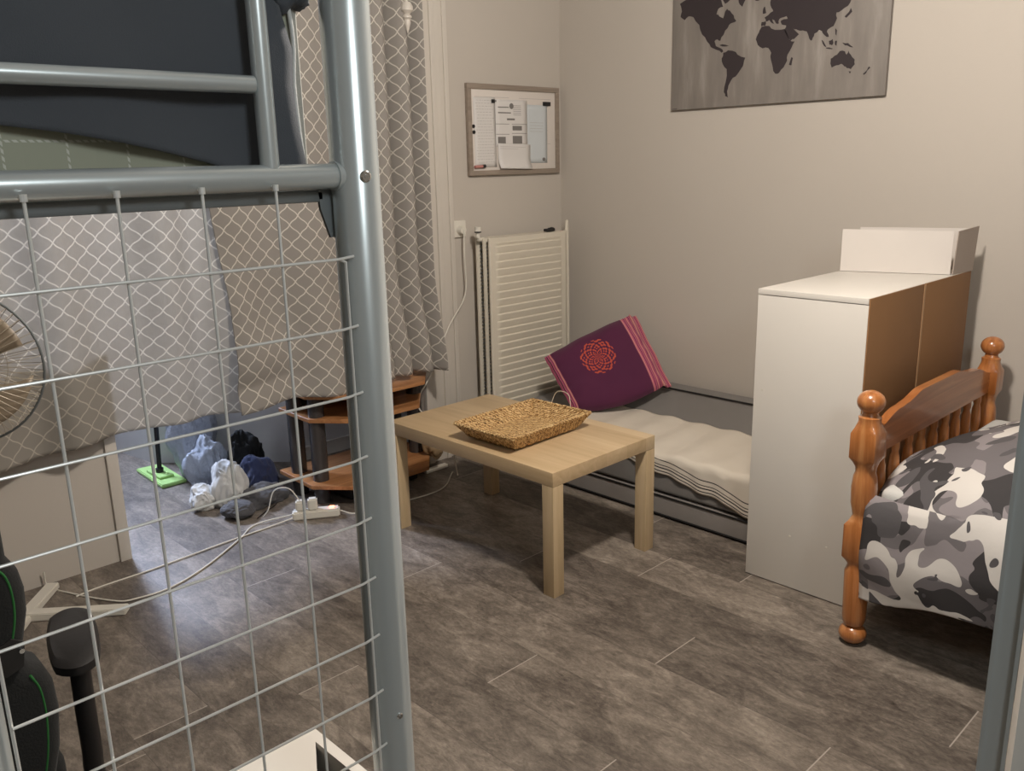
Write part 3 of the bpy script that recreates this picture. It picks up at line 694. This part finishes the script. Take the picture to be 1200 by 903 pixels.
# ------------------------------------------------------------------ whiteboard and papers
X0, X1, Z0, Z1 = -.664, -.030, 1.377, 1.803
wb = thing('whiteboard', 'small whiteboard in a taupe wooden frame hanging on the back wall', 'whiteboard', (-.35, 0, 1.38))
bm = box(B(), X0+.01, X1-.01, -.012, -.003, Z0+.01, Z1-.01, .001); obj('board', bm, M['board'], wb)
bm = B(); fwid = .024
for a in ((X0, X1, Z0, Z0+fwid), (X0, X1, Z1-fwid, Z1), (X0, X0+fwid, Z0+fwid, Z1-fwid), (X1-fwid, X1, Z0+fwid, Z1-fwid)): box(bm, a[0], a[1], -.022, -.001, a[2], a[3], .002)
obj('frame', bm, M['frame'], wb)
bm = B(); random.seed(3)
for k in range(2): box(bm, X0+.05+.3*k, X0+.28+.3*k, -.0126, -.0121, Z1-.06, Z1-.0585)
for k in range(9):
    x_ = -.20+random.uniform(-.02, .02); box(bm, x_, x_+random.uniform(.03, .12), -.0126, -.0121, 1.70-k*.022, 1.7015-k*.022)
obj('handwriting', bm, M['inkl'], wb, 0)
def sheet(name, label, x0, x1, z0, z1, y, mat, tilt=0, lines=(), curl=0, extra=None):
    t_ = thing(name, label, 'paper', ((x0+x1)/2, y, (z0+z1)/2))
    c_ = Vector(((x0+x1)/2, y, (z0+z1)/2))
    def mp(x, z, dy=0): dx, dz = x-c_.x, z-c_.z; return Vector((c_.x+dx*cos(tilt)-dz*sin(tilt), y+dy-curl*max(0, (c_.z-z)/(z1-z0)*2)**2, c_.z+dx*sin(tilt)+dz*cos(tilt)))
    bm = grid(B(), 6, 12, lambda u, v: mp(x0+u*(x1-x0), z0+v*(z1-z0))); solid(obj('sheet', bm, mat, t_, 60), .0006, 0)
    if lines:
        bm = B()
        for (a, b, c0, c1) in lines:
            q = [mp(x0+a*(x1-x0), z1-c*(z1-z0), -.0008) for a, c in ((a, c1), (b, c1), (b, c0), (a, c0))]
            bm.faces.new([bm.verts.new(p) for p in q])
        obj('print', bm, M['ink'] if extra is None else extra, t_, 0)
    return t_
hw = []
for k in range(22):
    a = .08+random.uniform(0, .1); 
    while a < .85:
        b = a+random.uniform(.04, .12); hw.append((a, min(b, .95), .04+k*.042, .045+k*.042)); a = b+.04
sheet('paper_sheet', 'paper covered with pale handwriting at the left of the whiteboard', -.622, -.48, 1.415, 1.742, -.0135, M['paper'], .01, hw, 0, M['inkl'])
pl = [(.08, .42, .155, .175), (.08, .48, .27, .295), (.0, .42, .52, .53), (.5, .98, .52, .53), (.0, .42, .74, .75), (.5, .98, .72, .73), (.52, .82, .56, .66), (.06, .3, .80, .95), (.52, .82, .78, .95), (.35, .6, .40, .44)]
pl += [(.55, .8, .12+.04*k, .128+.04*k) for k in range(6)]+[(.0, .04, .02, .06)]
sheet('paper_sheet', 'printed form with bold headings and a round stamp in the middle of the whiteboard', -.482, -.262, 1.515, 1.735, -.0155, M['paper'], 0, pl)
bm = B(); tube(bm, [(-.372, -.0165, 1.705), (-.372, -.0172, 1.705)], .014, 20)
sheet('paper_sheet', 'pale bluish sheet of paper at the right of the whiteboard', -.275, -.115, 1.43, 1.715, -.0133, M['bluep'], -.01, [(.2, .8, .3+.05*k, .305+.05*k) for k in range(4)], 0, M['inkl'])
sheet('paper_sheet', 'folded white leaflet with its lower edge curling off the whiteboard', -.470, -.245, 1.405, 1.525, -.0165, M['paper'], -.03, [(.05, .85, .12, .13), (.05, .6, .2, .21)], .02, M['inkl'])
bpy.data.objects.remove  # noqa
o = obj('stamp', bm, M['ink'], None)
st_parent = [q for q in C.objects if q.get('label', '').startswith('printed form')][0]
for v in o.data.vertices: v.co -= st_parent.location
o.parent = st_parent
def magnet(label, x, z, w_, h_, mat=M['black'], round_=False):
    bm = B()
    if round_: tube(bm, [(x, -.0125, z), (x, -.019, z), (x, -.020, z)], [.0085, .0085, .006], 16)
    else: box(bm, x-w_/2, x+w_/2, -.020, -.0168 if x < -.2 else -.0125, z-h_/2, z+h_/2, .0012)
    return tag(obj('magnet', bm, mat, None), label, 'magnet')
magnet('square black magnet at the top of the printed form', -.497, 1.725, .022, .017)
magnet('wide black bar magnet at the upper right of the whiteboard', -.118, 1.722, .052, .02)
magnet('round black magnet on the left edge, the upper of two', -.628, 1.607, 0, 0, round_=True)
magnet('round black magnet on the left edge, the lower of two', -.626, 1.580, 0, 0, round_=True)
o = magnet('small grey round magnet at the lower right of the whiteboard', -.145, 1.448, 0, 0, M['ink'], True)
mk = thing('marker_pen', 'pink marker pen with black cap at the lower left of the whiteboard', 'pen', (-.6, -.02, 1.42))
bm = B(); tube(bm, [(-.632, -.022, 1.418), (-.583, -.022, 1.420)], .0075, 14); obj('barrel', bm, M['pink'], mk)
bm = B(); tube(bm, [(-.583, -.022, 1.420), (-.565, -.022, 1.421)], .0082, 14); obj('cap', bm, M['black'], mk)

# ------------------------------------------------------------------ world map
mpz = thing('wall_map', 'grey canvas world map with black continents on the right wall', 'picture', (0, -1.22, 1.65))
my0, my1, mz0, mz1 = -.721, -1.722, 1.652, 2.36
bm = box(B(), -.020, -.001, my1, my0, mz0, mz1, .002); obj('canvas', bm, M['canvas'], mpz)
LAND = {
 'na': [(75, 20), (85, 60), (78, 88), (100, 105), (120, 85), (145, 90), (175, 130), (190, 180), (215, 215), (235, 245), (255, 255), (275, 262), (292, 275), (300, 268), (285, 250), (262, 240), (255, 215), (270, 205), (285, 212), (290, 195), (310, 160), (330, 130), (350, 118), (368, 108), (355, 80), (335, 55), (320, 45), (310, 60), (300, 95), (280, 85), (265, 75), (275, 45), (300, 35), (290, 0), (260, -20), (200, -20), (120, -10)],
 'isl': [(310, 20), (335, 0), (345, -40), (300, -60), (280, -30)], 'isl2': [(240, -30), (270, -50), (230, -70), (200, -40)],
 'gr': [(400, 35), (415, 0), (470, -60), (480, -130), (420, -150), (350, -110), (380, -50), (380, 10)], 'ice': [(462, -8), (485, -12), (488, 2), (470, 4)],
 'sa': [(300, 275), (325, 262), (365, 270), (375, 285), (415, 300), (405, 335), (395, 355), (375, 385), (350, 405), (335, 430), (325, 460), (322, 490), (325, 508), (310, 500), (303, 480), (312, 430), (318, 360), (298, 335), (292, 305)],
 'cu': [(280, 235), (310, 232), (330, 238), (310, 242)],
 'af': [(500, 140), (540, 135), (550, 148), (590, 155), (620, 150), (640, 195), (655, 215), (672, 215), (655, 250), (635, 285), (633, 315), (615, 350), (590, 380), (570, 383), (558, 350), (548, 310), (550, 275), (535, 250), (505, 252), (480, 235), (470, 205), (485, 170)],
 'mad': [(655, 298), (663, 302), (655, 340), (642, 336)],
 'eu': [(498, 138), (500, 115), (522, 110), (515, 92), (535, 78), (560, 58), (552, 42), (545, 10), (560, -30), (600, -50), (640, -30), (700, -70), (800, -90), (900, -70), (990, -60), (1010, -30), (970, -10), (965, 5), (950, 30), (915, 55), (890, 65), (893, 95), (875, 135), (850, 150), (840, 165), (850, 192), (838, 192), (820, 175), (815, 163), (800, 155), (775, 175), (765, 200), (757, 212), (745, 190), (735, 163), (715, 158), (700, 160), (680, 152), (665, 148), (695, 178), (670, 203), (650, 212), (635, 190), (618, 155), (628, 132), (605, 128), (600, 108), (635, 98), (630, 84), (605, 92), (592, 100), (590, 122), (575, 122), (566, 105), (556, 100), (566, 125), (556, 122), (540, 104), (522, 112), (518, 135)],
 'uk': [(508, 48), (518, 34), (524, 68), (506, 72)], 'jp': [(965, 40), (972, 60), (942, 92), (932, 86), (955, 62)],
 'su': [(812, 208), (822, 215), (838, 244), (826, 240)], 'bo': [(850, 213), (870, 203), (874, 222), (866, 236), (852, 232)], 'ph': [(884, 145), (893, 158), (890, 186), (884, 170)], 'sul': [(882, 215), (893, 212), (890, 238), (882, 232)], 'ja': [(835, 248), (870, 252), (868, 256), (836, 252)],
 'png': [(920, 222), (950, 224), (978, 246), (955, 242), (935, 236)],
 'au': [(860, 305), (880, 290), (900, 275), (920, 263), (935, 268), (942, 285), (953, 262), (965, 285), (985, 310), (985, 335), (965, 360), (945, 355), (930, 345), (915, 332), (890, 340), (865, 352), (858, 330)],
 'ta': [(953, 371), (966, 371), (960, 383)], 'nz': [(1060, 345), (1066, 352), (1050, 368), (1032, 390), (1028, 384), (1048, 366)]}
bm = B()
def mcoord(a, b):   # crop pixels of the photograph -> position on the wall plane
    p = atx(780+a/4.444, b/4.444, -.0205); return p.y, p.z
from mathutils.geometry import tessellate_polygon
for nme, P in LAND.items():
    P2 = []
    n_ = len(P)
    for i in range(n_):
        a, b = P[i], P[(i+1) % n_]; P2.append(a)
        random.seed(i*7+len(P)); P2.append(((a[0]+b[0])/2+random.uniform(-1, 1)*min(4, abs(a[1]-b[1])*.25), (a[1]+b[1])/2+random.uniform(-1, 1)*min(4, abs(a[0]-b[0])*.25)))
    Q = [mcoord(*q) for q in P2]
    vs = [Vector((-.0206, y_, z_)) for y_, z_ in Q]
    bv = [bm.verts.new(v) for v in vs]
    for tri in tessellate_polygon([vs]):
        try: bm.faces.new([bv[i] for i in tri])
        except Exception: pass
bmesh.ops.recalc_face_normals(bm, faces=bm.faces)
obj('printed_continents', bm, M['land'], mpz, 0)
bm = B()
for a, b in (((-.0208, my0-.008, mz0+.004), (-.0208, my0-.035, mz0+.0065)),): box(bm, -.0209, -.0203, b[1], a[1], a[2], b[2])
obj('caption', bm, M['land'], mpz, 0)

# ------------------------------------------------------------------ curtains
def sstep(a, b, x): x = max(0, min(1, (x-a)/(b-a))); return x*x*(3-2*x)
ZT = 2.16
def cur_r(u, v):
    u = u if u < .6 else u    # right curtain, gathered towards its right end
    x = -2.03+u*(1.01); 
    z0_ = .515+.015*sin(x*9)-.02*sstep(-1.75, -2.0, x)
    z = ZT+(z0_-ZT)*v
    g = sstep(-1.42, -1.15, x)
    y = -.115-.020*sin((x+2.03)*2*pi/.34+.4*v)*(1-g)-.105*g*abs(sin((x+1.42)*pi/.118))**.7+.06*g
    y -= .06*sstep(.70, 1., v)*sstep(-1.80, -1.6, x)+.01*sstep(.8, 1, v)
    y += .030*noise.noise(Vector((x*4+z*2, z*2.2, 1)))*v*(1-g)
    x2 = x+.02*sin(z*3)*v*(1-g)-.02*sstep(-1.9, -2.03, x)*sin(z*5)
    # slack belly near the hem at the left end
    y -= .03*sstep(.75, .95, v)*sstep(-1.6, -1.85, x)*abs(sin(v*20))
    return (x2, y, z)
cr_ = thing('curtain', 'taupe curtain with white trellis pattern hanging over the low shelf unit', 'curtain', (-1.5, -.12, ZT), 'trellis curtains')
bm = grid(B(), 240, 110, cur_r, 'cloth', lambda u, v: (u*1.06+.55*max(0, u-.6), v*1.66)); solid(obj('cloth', bm, M['curtain'], cr_, 80), .003, 0)
def cur_l(u, v):
    x = -3.45+u*(1.53)
    z0_ = .50+.012*sin(x*7)
    z = ZT+(z0_-ZT)*v
    y = -.090-.030*sin(x*2*pi/.33+.5*sin(z*2.3))-.008*sin(x*31+z)
    y += .018*noise.noise(Vector((x*3, z*2, 5)))
    y -= .022*sstep(.62, .95, v)*sstep(-2.55, -2.75, x)*(1+.5*sin(x*6))
    y += .05*sstep(.70, 1, v)*sstep(-2.45, -2.2, x)
    return (x, min(y, -.036) if x < -2.42 else y, z)
cl_ = thing('curtain', 'translucent trellis curtain lit from behind and painted paler for that light, left of the taupe one', 'curtain', (-2.7, -.1, ZT), 'trellis curtains')
bm = grid(B(), 200, 110, cur_l, 'cloth', lambda u, v: (u*1.52, v*1.66)); solid(obj('cloth', bm, M['curtain2'], cl_, 80), .003, 0)
cl_['group'] = 'trellis curtains'
rd = thing('curtain_rod', 'white curtain rod with a small turned finial above the curtains', 'curtain rod', (-2.2, -.1, ZT+.02))
bm = B(); tube(bm, [(-3.7, -.10, ZT+.012), (-.93, -.10, ZT+.012)], .011, 16); obj('rod', bm, M['trim'], rd)
bm = B(); lathe(bm, [(.12, .018), (.105, .026), (.088, .027), (.080, .018), (.074, .012), (.066, .020), (.060, .020), (.053, .013), (.040, .0145), (.025, .010), (.0, .002)], (-1.112, -.165, 1.968), 20); obj('finial', bm, M['trim'], rd)
bm = B(); tube(bm, [(-1.112, -.165, 2.085), (-1.112, -.165, 2.19), (-1.112, -.15, 2.2), (-1.112, .0, 2.2)], .008, 12); obj('bracket', bm, M['trim'], rd)

# ------------------------------------------------------------------ shelf unit
su = thing('shelf_unit', 'low brown shelf unit with cut corners and dark glossy side columns', 'shelf', (-1.37, -.03, 0))
def shelf(z, k=1.0, dz=.018):
    P = [(-1.69, .20), (-1.70, -.09), (-1.545, -.275), (-1.20, -.275), (-1.045, -.09), (-1.045, .20)]
    c = (-1.37, .2); P = [(c[0]+(x-c[0])*k, c[1]+(y-c[1])*k) for x, y in P]
    bm = B(); prism(bm, P, z, z+dz); bmesh.ops.bevel(bm, geom=list(bm.edges), offset=.0015, segments=1, affect='EDGES'); return obj('shelf', bm, M['shelf'], su, 30)
shelf(.085, 1.0); shelf(.375, .93); shelf(.488, 1.0, .014)
M['gloss'] = plain('dark_glossy_grey', '4a4645', .15, .3, .05)
for (xx, yy) in ((-1.64, .11), (-1.63, -.055), (-1.10, -.055), (-1.10, .11)):
    bm = B()
    for a, b in ((.002, .085), (.103, .375), (.393, .488)): 
        if a > .1 or True: lathe(bm, [(a, .033, .3), (b, .033, .3)], (xx, yy, 0), 20)
    obj('column', bm, M['gloss'], su)
bm = box(B(), -1.60, -1.14, .15, .165, .393, .486); obj('back_panel', bm, M['black'], su)
bm = box(B(), -1.55, -1.18, -.16, .1, .012, .06, .003); obj('base_box', bm, M['black'], su)
# beige bag hanging under right end
bm = B(); blob(bm, (-1.075, -.165, .20), (.055, .045, .105), 8, .25, 3, 5); o = tag(obj('paper_bag', bm, M['beige_bag'], None, 60), 'crumpled beige bag hanging at the right end of the brown shelf unit', 'bag')
bm = box(B(), -1.10, -.965, -.128, -.098, .001, .018, .005, 3)
o = tag(obj('cable_cover', bm, M['white_pl'], None), 'short white plastic bar on the floor below the window architrave', 'bar')

# ------------------------------------------------------------------ power strip and cables
ps = thing('power_strip', 'white power strip with red glowing switch on the floor before the shelf', 'power strip', (-1.71, -.14, 0))
a_, b_ = Vector((-1.80, -.095, 0)), Vector((-1.635, -.20, 0)); ax = (b_-a_).normalized(); ay = Vector((-ax.y, ax.x, 0)); cc = (a_+b_)/2
# lies mostly left of and in front of the shelf
cc = cc+Vector((-.028, -.040, 0))
bm = obox(B(), cc, ax, .098, ay, .025, .001, .038, .006); obj('body', bm, M['white_pl'], ps)
for k, h_ in ((-.062, .045), (-.012, .05)):
    bm = obox(B(), cc+ax*k, ax, .020, ay, .018, .038, .038+h_, .006); obj('plug', bm, M['white_pl'], ps)
bm = obox(B(), cc+ax*.066, ax, .011, ay, .008, .038, .044, .002); obj('switch', bm, M['neon'], ps)
def cable(label, pts, r=.0032, mat='white_pl'):
    bm = B(); tube(bm, pts, r, 8, 8); return tag(obj('cable', bm, M[mat], None, 60), label, 'cable')
pe = cc-ax*.098
cable('white cable looping from the power strip across the floor to the left', [pe+Vector((0, .005, .02)), (-1.969, -.075, .004), (-2.088, -.163, .004), (-2.293, -.297, .004), (-2.452, -.363, .004), (-2.569, -.356, .004), (-2.626, -.322, .004), (-2.708, -.164, .004), (-2.754, -.03, .004), (-2.76, -.02, .06)])
cable('white cable running straight from the power strip towards the fan base', [pe+Vector((.0, -.012, .012)), (-1.95, -.14, .004), (-2.167, -.150, .0045), (-2.432, -.170, .004), (-2.62, -.172, .004), (-2.712, -.185, .004)])
cable('white cable leaving the power strip at its right end', [cc+ax*.1+Vector((0, 0, .02)), cc+ax*.15+Vector((0, -.02, .006)), (-1.50, -.31, .005), (-1.2, -.34, .004), (-1.00, -.20, .004)])
p1, p2 = aty(548, 330, -.035), aty(520, 395, -.04)
cable('white cable hanging from the wall socket beside the radiator', [(-.735, -.042, 1.125), (-.74, -.045, 1.0), aty(545, 345, -.04), aty(525, 385, -.05), aty(505, 438, -.07), aty(490, 476, -.09), (-1.02, -.20, .2), (-1.0, -.23, .02), (-1.02, -.26, .004)], .0035)
cable('thin white lead standing up behind the power strip', [cc-ax*.062+Vector((0, 0, .08)), cc-ax*.09+Vector((0, .03, .13)), cc-ax*.14+Vector((0, .05, .12)), cc-ax*.17+Vector((0, .05, .04)), cc-ax*.19+Vector((0, .06, .004))], .0025)
cable('thin dark lead with a white plug lying near the dark shoes', [(-1.93, -.02, .004), (-1.87, .02, .004), (-1.80, .06, .004), (-1.75, .12, .004)], .002, 'black')

# ------------------------------------------------------------------ alcove clutter
def lump(name, label, cat, c, r, seed, mat, amp=.35, freq=3.5):
    bm = blob(B(), c, r, seed, amp, freq, 5, .001); return tag(obj(name, bm, M[mat], None, 70), label, cat)
lump('shirt', 'white crumpled cloth heaped on the dark clothes in the alcove', 'clothes', (-1.93, .22, .09), (.07, .085, .125), 2, 'white_cl', .3, 3)
lump('trousers', 'black crumpled garment at the back of the clothes pile', 'clothes', (-1.745, .42, .09), (.09, .07, .16), 4, 'blackf', .3, 3)
lump('jumper', 'navy blue crumpled garment on the right of the clothes pile', 'clothes', (-1.76, .29, .06), (.085, .08, .11), 9, 'navy', .3, 3)
lump('shoe', 'dark grey shoe at the front of the clothes pile', 'shoe', (-1.97, .065, .035), (.065, .075, .035), 12, 'greyc', .2)
lump('jacket', 'dark grey flat garment at the front right of the clothes pile', 'clothes', (-1.83, .13, .03), (.11, .075, .055), 15, 'greyc')
lump('sock', 'white crumpled sock left of the clothes pile', 'clothes', (-2.03, .26, .05), (.055, .06, .055), 19, 'white_cl')
lump('plastic_bag', 'large pale grey plastic bag leaning against the alcove wall', 'bag', (-1.855, .73, .19), (.11, .085, .22), 23, 'bag', .3, 2.4)
lump('plastic_bag', 'grey plastic bag lying in front of the larger one', 'bag', (-1.90, .50, .09), (.09, .085, .14), 31, 'bag', .35, 3)
mp_ = thing('floor_mop', 'flat mop with lime green pad and black stick standing in the alcove', 'mop', (-2.0, .80, 0))
bm = B(); q = [(-2.06, .64), (-1.94, .64), (-1.93, .96), (-2.05, .97)]
prism(bm, q, .001, .018); bmesh.ops.bevel(bm, geom=list(bm.edges), offset=.004, segments=2, affect='EDGES'); obj('pad', bm, M['lime'], mp_)
bm = box(B(), -2.035, -1.965, .72, .88, .0185, .03, .004); obj('clamp', bm, M['lime'], mp_)
bm = B(); tube(bm, [(-2.0, .80, .025), (-2.0, .80, .05)], .018, 12); tube(bm, [(-2.0, .80, .045), (-1.99, .80, .28), (-1.965, .83, 1.15)], .011, 12); obj('handle', bm, M['black'], mp_)

# ------------------------------------------------------------------ pedestal fan
FB = Vector((-2.965, -.345, 0))
fn = thing('pedestal_fan', 'white pedestal fan with cross base standing before the left curtain', 'fan', FB)
VJ = Vector((-2.880, -.225, 0))
for a_, b_ in ((VJ, Vector((-2.744, -.050, 0))), (VJ, Vector((-2.625, -.425, 0))), (FB, VJ), (FB, Vector((-3.16, -.20, 0))), (FB, Vector((-3.08, -.56, 0)))):
    d_ = b_-a_; L_ = d_.length+.02; d_.normalize(); s_ = Vector((-d_.y, d_.x, 0)); a_ = a_-d_*.02
    bm = B(); q = bmesh.ops.create_cube(bm, size=1)['verts']
    for v in q:
        t_ = v.co.x+.5; w_ = .022; h_ = .028-.006*t_
        v.co = a_+d_*(t_*L_)+s_*(v.co.y*2*w_)+Vector((0, 0, .001+(v.co.z+.5)*h_))
    bmesh.ops.bevel(bm, geom=list(bm.edges), offset=.003, segments=2, affect='EDGES'); obj('foot', bm, M['white_pl'], fn)
FH = Vector((-2.955, -.305, .885))
bm = B(); lathe(bm, [(.02, .04), (.045, .032), (.06, .013)], FB, 20); tube(bm, [FB+Vector((0, 0, .05)), FB+Vector((-.03, 0, .55)), FB+Vector((-.04, .0, .80))], .012, 14); obj('pole', bm, M['white_pl'], fn)
fd = Vector((-.55, -.83, 0)).normalized(); fs = Vector((-fd.y, fd.x, 0)); fz = Vector((0, 0, 1)); FR = .232
def fpt(a, r_, d_): return FH+fs*(cos(a)*r_)+fz*(sin(a)*r_)+fd*d_
M['cage'] = plain('fan_cage_wire', 'b5aa98', .4, .2)
bm = B()
for side in (.05, -.04):
    for k in range(60):
        a = 2*pi*k/60; tube(bm, [fpt(a, .04, side), fpt(a, .12, side*.9), fpt(a, FR*.95, side*.35), fpt(a, FR, 0)], .0011, 4, cap=False)
    for r_ in (.04, .12): tube(bm, [fpt(2*pi*k/36, r_, side*(1 if r_ < .1 else .9)) for k in range(37)], .0012, 5, cap=False)
obj('cage', bm, M['cage'], fn)
bm = B(); tube(bm, [fpt(2*pi*k/60, FR, 0) for k in range(61)], .004, 8, cap=False); obj('cage_rim', bm, M['silver_d'], fn)
for b_ in range(3):
    bm = B(); a0 = b_*2*pi/3+.3
    grid(bm, 10, 8, lambda u, v: fpt(a0+v*1.6*(.55+.45*u), .025+u*.172, .012-.03*v*(.4+.6*u)))
    solid(obj('blade', bm, M['blade'], fn, 60), .002, 0)
bm = B(); tube(bm, [FH+fd*.055, FH+fd*.045, FH-fd*.03], [.03, .036, .036], 20); obj('hub', bm, M['white_pl'], fn)
bm = B(); tube(bm, [FH-fd*.045, FH-fd*.12, FH-fd*.14], [.05, .045, .03], 20); tube(bm, [FB+Vector((-.04, 0, .77)), FH-fd*.08], .018, 12); obj('motor', bm, M['white_pl'], fn)

# ------------------------------------------------------------------ gaming chair
GX, GY = -3.47, -1.66
gc = thing('gaming_chair', 'black gaming chair with green piping seen from behind under the loft bed', 'chair', (GX, GY, 0))
edge = [(-3.31, 1.16), (-3.275, 1.09), (-3.262, 1.016), (-3.262, .96), (-3.262, .935), (-3.250, .912), (-3.246, .885), (-3.248, .85), (-3.258, .81), (-3.264, .79), (-3.256, .772), (-3.240, .760), (-3.231, .735), (-3.229, .69), (-3.236, .63), (-3.252, .57), (-3.29, .52), (-3.34, .50)]
poly = edge+[(2*GX-x, z) for x, z in edge[::-1]]
bm = B(); prism(bm, poly, -2.0, -1.915, lambda a, b, z: (a, z, b))
bmesh.ops.bevel(bm, geom=[e for e in bm.edges if abs(e.verts[0].co.y-e.verts[1].co.y) < .01], offset=.028, segments=4, profile=.6, affect='EDGES')
bro = obj('backrest', bm, M['blackf'], gc, 60)
for sg in (1, -1):
    bm = B(); tube(bm, [(GX+sg*(x-.020-GX), -1.998, z) for x, z in edge[3:9]], .0020, 8, 6); obj('green_piping', bm, M['green'], bro)
    bm = B(); tube(bm, [(GX+sg*(x-.022-GX), -1.998, z) for x, z in edge[11:16]], .0020, 8, 6); obj('green_piping', bm, M['green'], bro)
    bm = B(); prism(bm, [(GX+sg*(x-GX), z) for x, z in ((-3.278, .825), (-3.262, .815), (-3.268, .780), (-3.290, .772), (-3.31, .785), (-3.30, .815))], -2.004, -1.999, lambda a, b, z: (a, z, b)); obj('belt_slot', bm, M['black'], bro)
    bm = B(); tube(bm, [(GX+sg*(-3.268-GX), -2.004, .805), (GX+sg*(-3.268-GX), -2.009, .805)], .0035, 10); obj('slot_rivet', bm, M['chrome'], bro)
bm = B(); box(bm, GX-.20, GX+.20, -1.93, -1.45, .45, .53, .03, 4); obj('seat', bm, M['blackf'], gc)
for sg in (1, -1):
    bm = B(); box(bm, GX+sg*.21-.05, GX+sg*.21+.05, -1.90, -1.46, .45, .56, .034, 5); obj('seat_bolster', bm, M['blackf'], gc)
ang = math.atan2(.25, .97)
for sgn, xx in ((1, -3.137), (-1, 2*GX+3.137)):
    bm = B(); lathe(bm, [(0, .044, .35), (.004, .050, .35), (.018, .050, .35), (.024, .043, .35)], (0, 0, 0), 32)
    for v in bm.verts:
        a, b = v.co.x*.80, v.co.y*(2.35 if v.co.y > 0 else 2.2); v.co = Vector((xx+a*cos(ang)+b*sin(ang)*sgn, -1.745-a*sin(ang)*sgn+b*cos(ang), .645+v.co.z))
    aro = obj('armrest', bm, M['black'], gc)
    bm = B(); tube(bm, [(xx-.008*sgn, -1.79, .645), (xx-.010*sgn, -1.79, .55), (xx-.012*sgn, -1.79, .44), (xx-.03*sgn, -1.79, .405), (xx-.22*sgn, -1.76, .40)], .0165, 16, 4); obj('arm_support', bm, M['black'], aro)
bm = B(); tube(bm, [(GX, GY, .45), (GX, GY, .09)], [.03, .03], 16); obj('gas_lift', bm, M['black'], gc)
for k in range(5):
    a = 2*pi*k/5+.3; e_ = Vector((GX+.28*cos(a), GY+.28*sin(a), .075)); bm = B(); tube(bm, [(GX, GY, .10), e_], [.025, .015], 10); blo = obj('base_leg', bm, M['black'], gc)
    bm = B(); tube(bm, [e_+Vector((-.012*sin(a), .012*cos(a), -.045)), e_+Vector((.012*sin(a), -.012*cos(a), -.045))], .029, 16); obj('castor', bm, M['black'], blo)

# ------------------------------------------------------------------ open white crate in the foreground
zc = .55; wx1_, wy1_ = -2.909, -2.136
cr = thing('storage_crate', 'open white box with dark inside at the bottom of the picture', 'box', (wx1_-.15, wy1_-.14, 0))
xA, xB, yA_, yB_ = wx1_-.30, wx1_, wy1_-.30, wy1_; th_ = .016
for nme, a in (('side_panel', (xB-th_, xB, yA_, yB_-th_)), ('side_panel', (xA, xA+th_, yA_, yB_-th_)), ('end_panel', (xA, xB, yB_-th_, yB_)), ('end_panel', (xA, xB, yA_-th_, yA_))):
    bm = box(B(), a[0], a[1], a[2], a[3], .002, zc, .0015); obj(nme, bm, M['white_lam'], cr)
bm = B(); prism(bm, [(xA, yA_-th_), (xA, yB_), (xB, yB_), (xB, yA_-th_), (xB-.016, yA_-th_), (xB-.0175, yB_-.028), (-2.967, -2.234), (-3.02, -2.33), (-3.05, yA_-th_)], zc+.0005, zc+.010); obj('lid', bm, M['white_lam'], cr, 20)
bm = box(B(), xA+th_+.001, xB-th_-.001, yA_+.001, yB_-th_-.001, zc-.05, zc-.045); obj('painted_inner_shade', bm, M['black'], cr)  # black sheet under the opening, painted as the shade inside the box
bm = box(B(), xA+th_+.001, xB-th_-.001, yA_+.001, yB_-th_-.001, .002, .02); obj('bottom_panel', bm, M['black'], cr)  # black as well, inside shade put into the colour
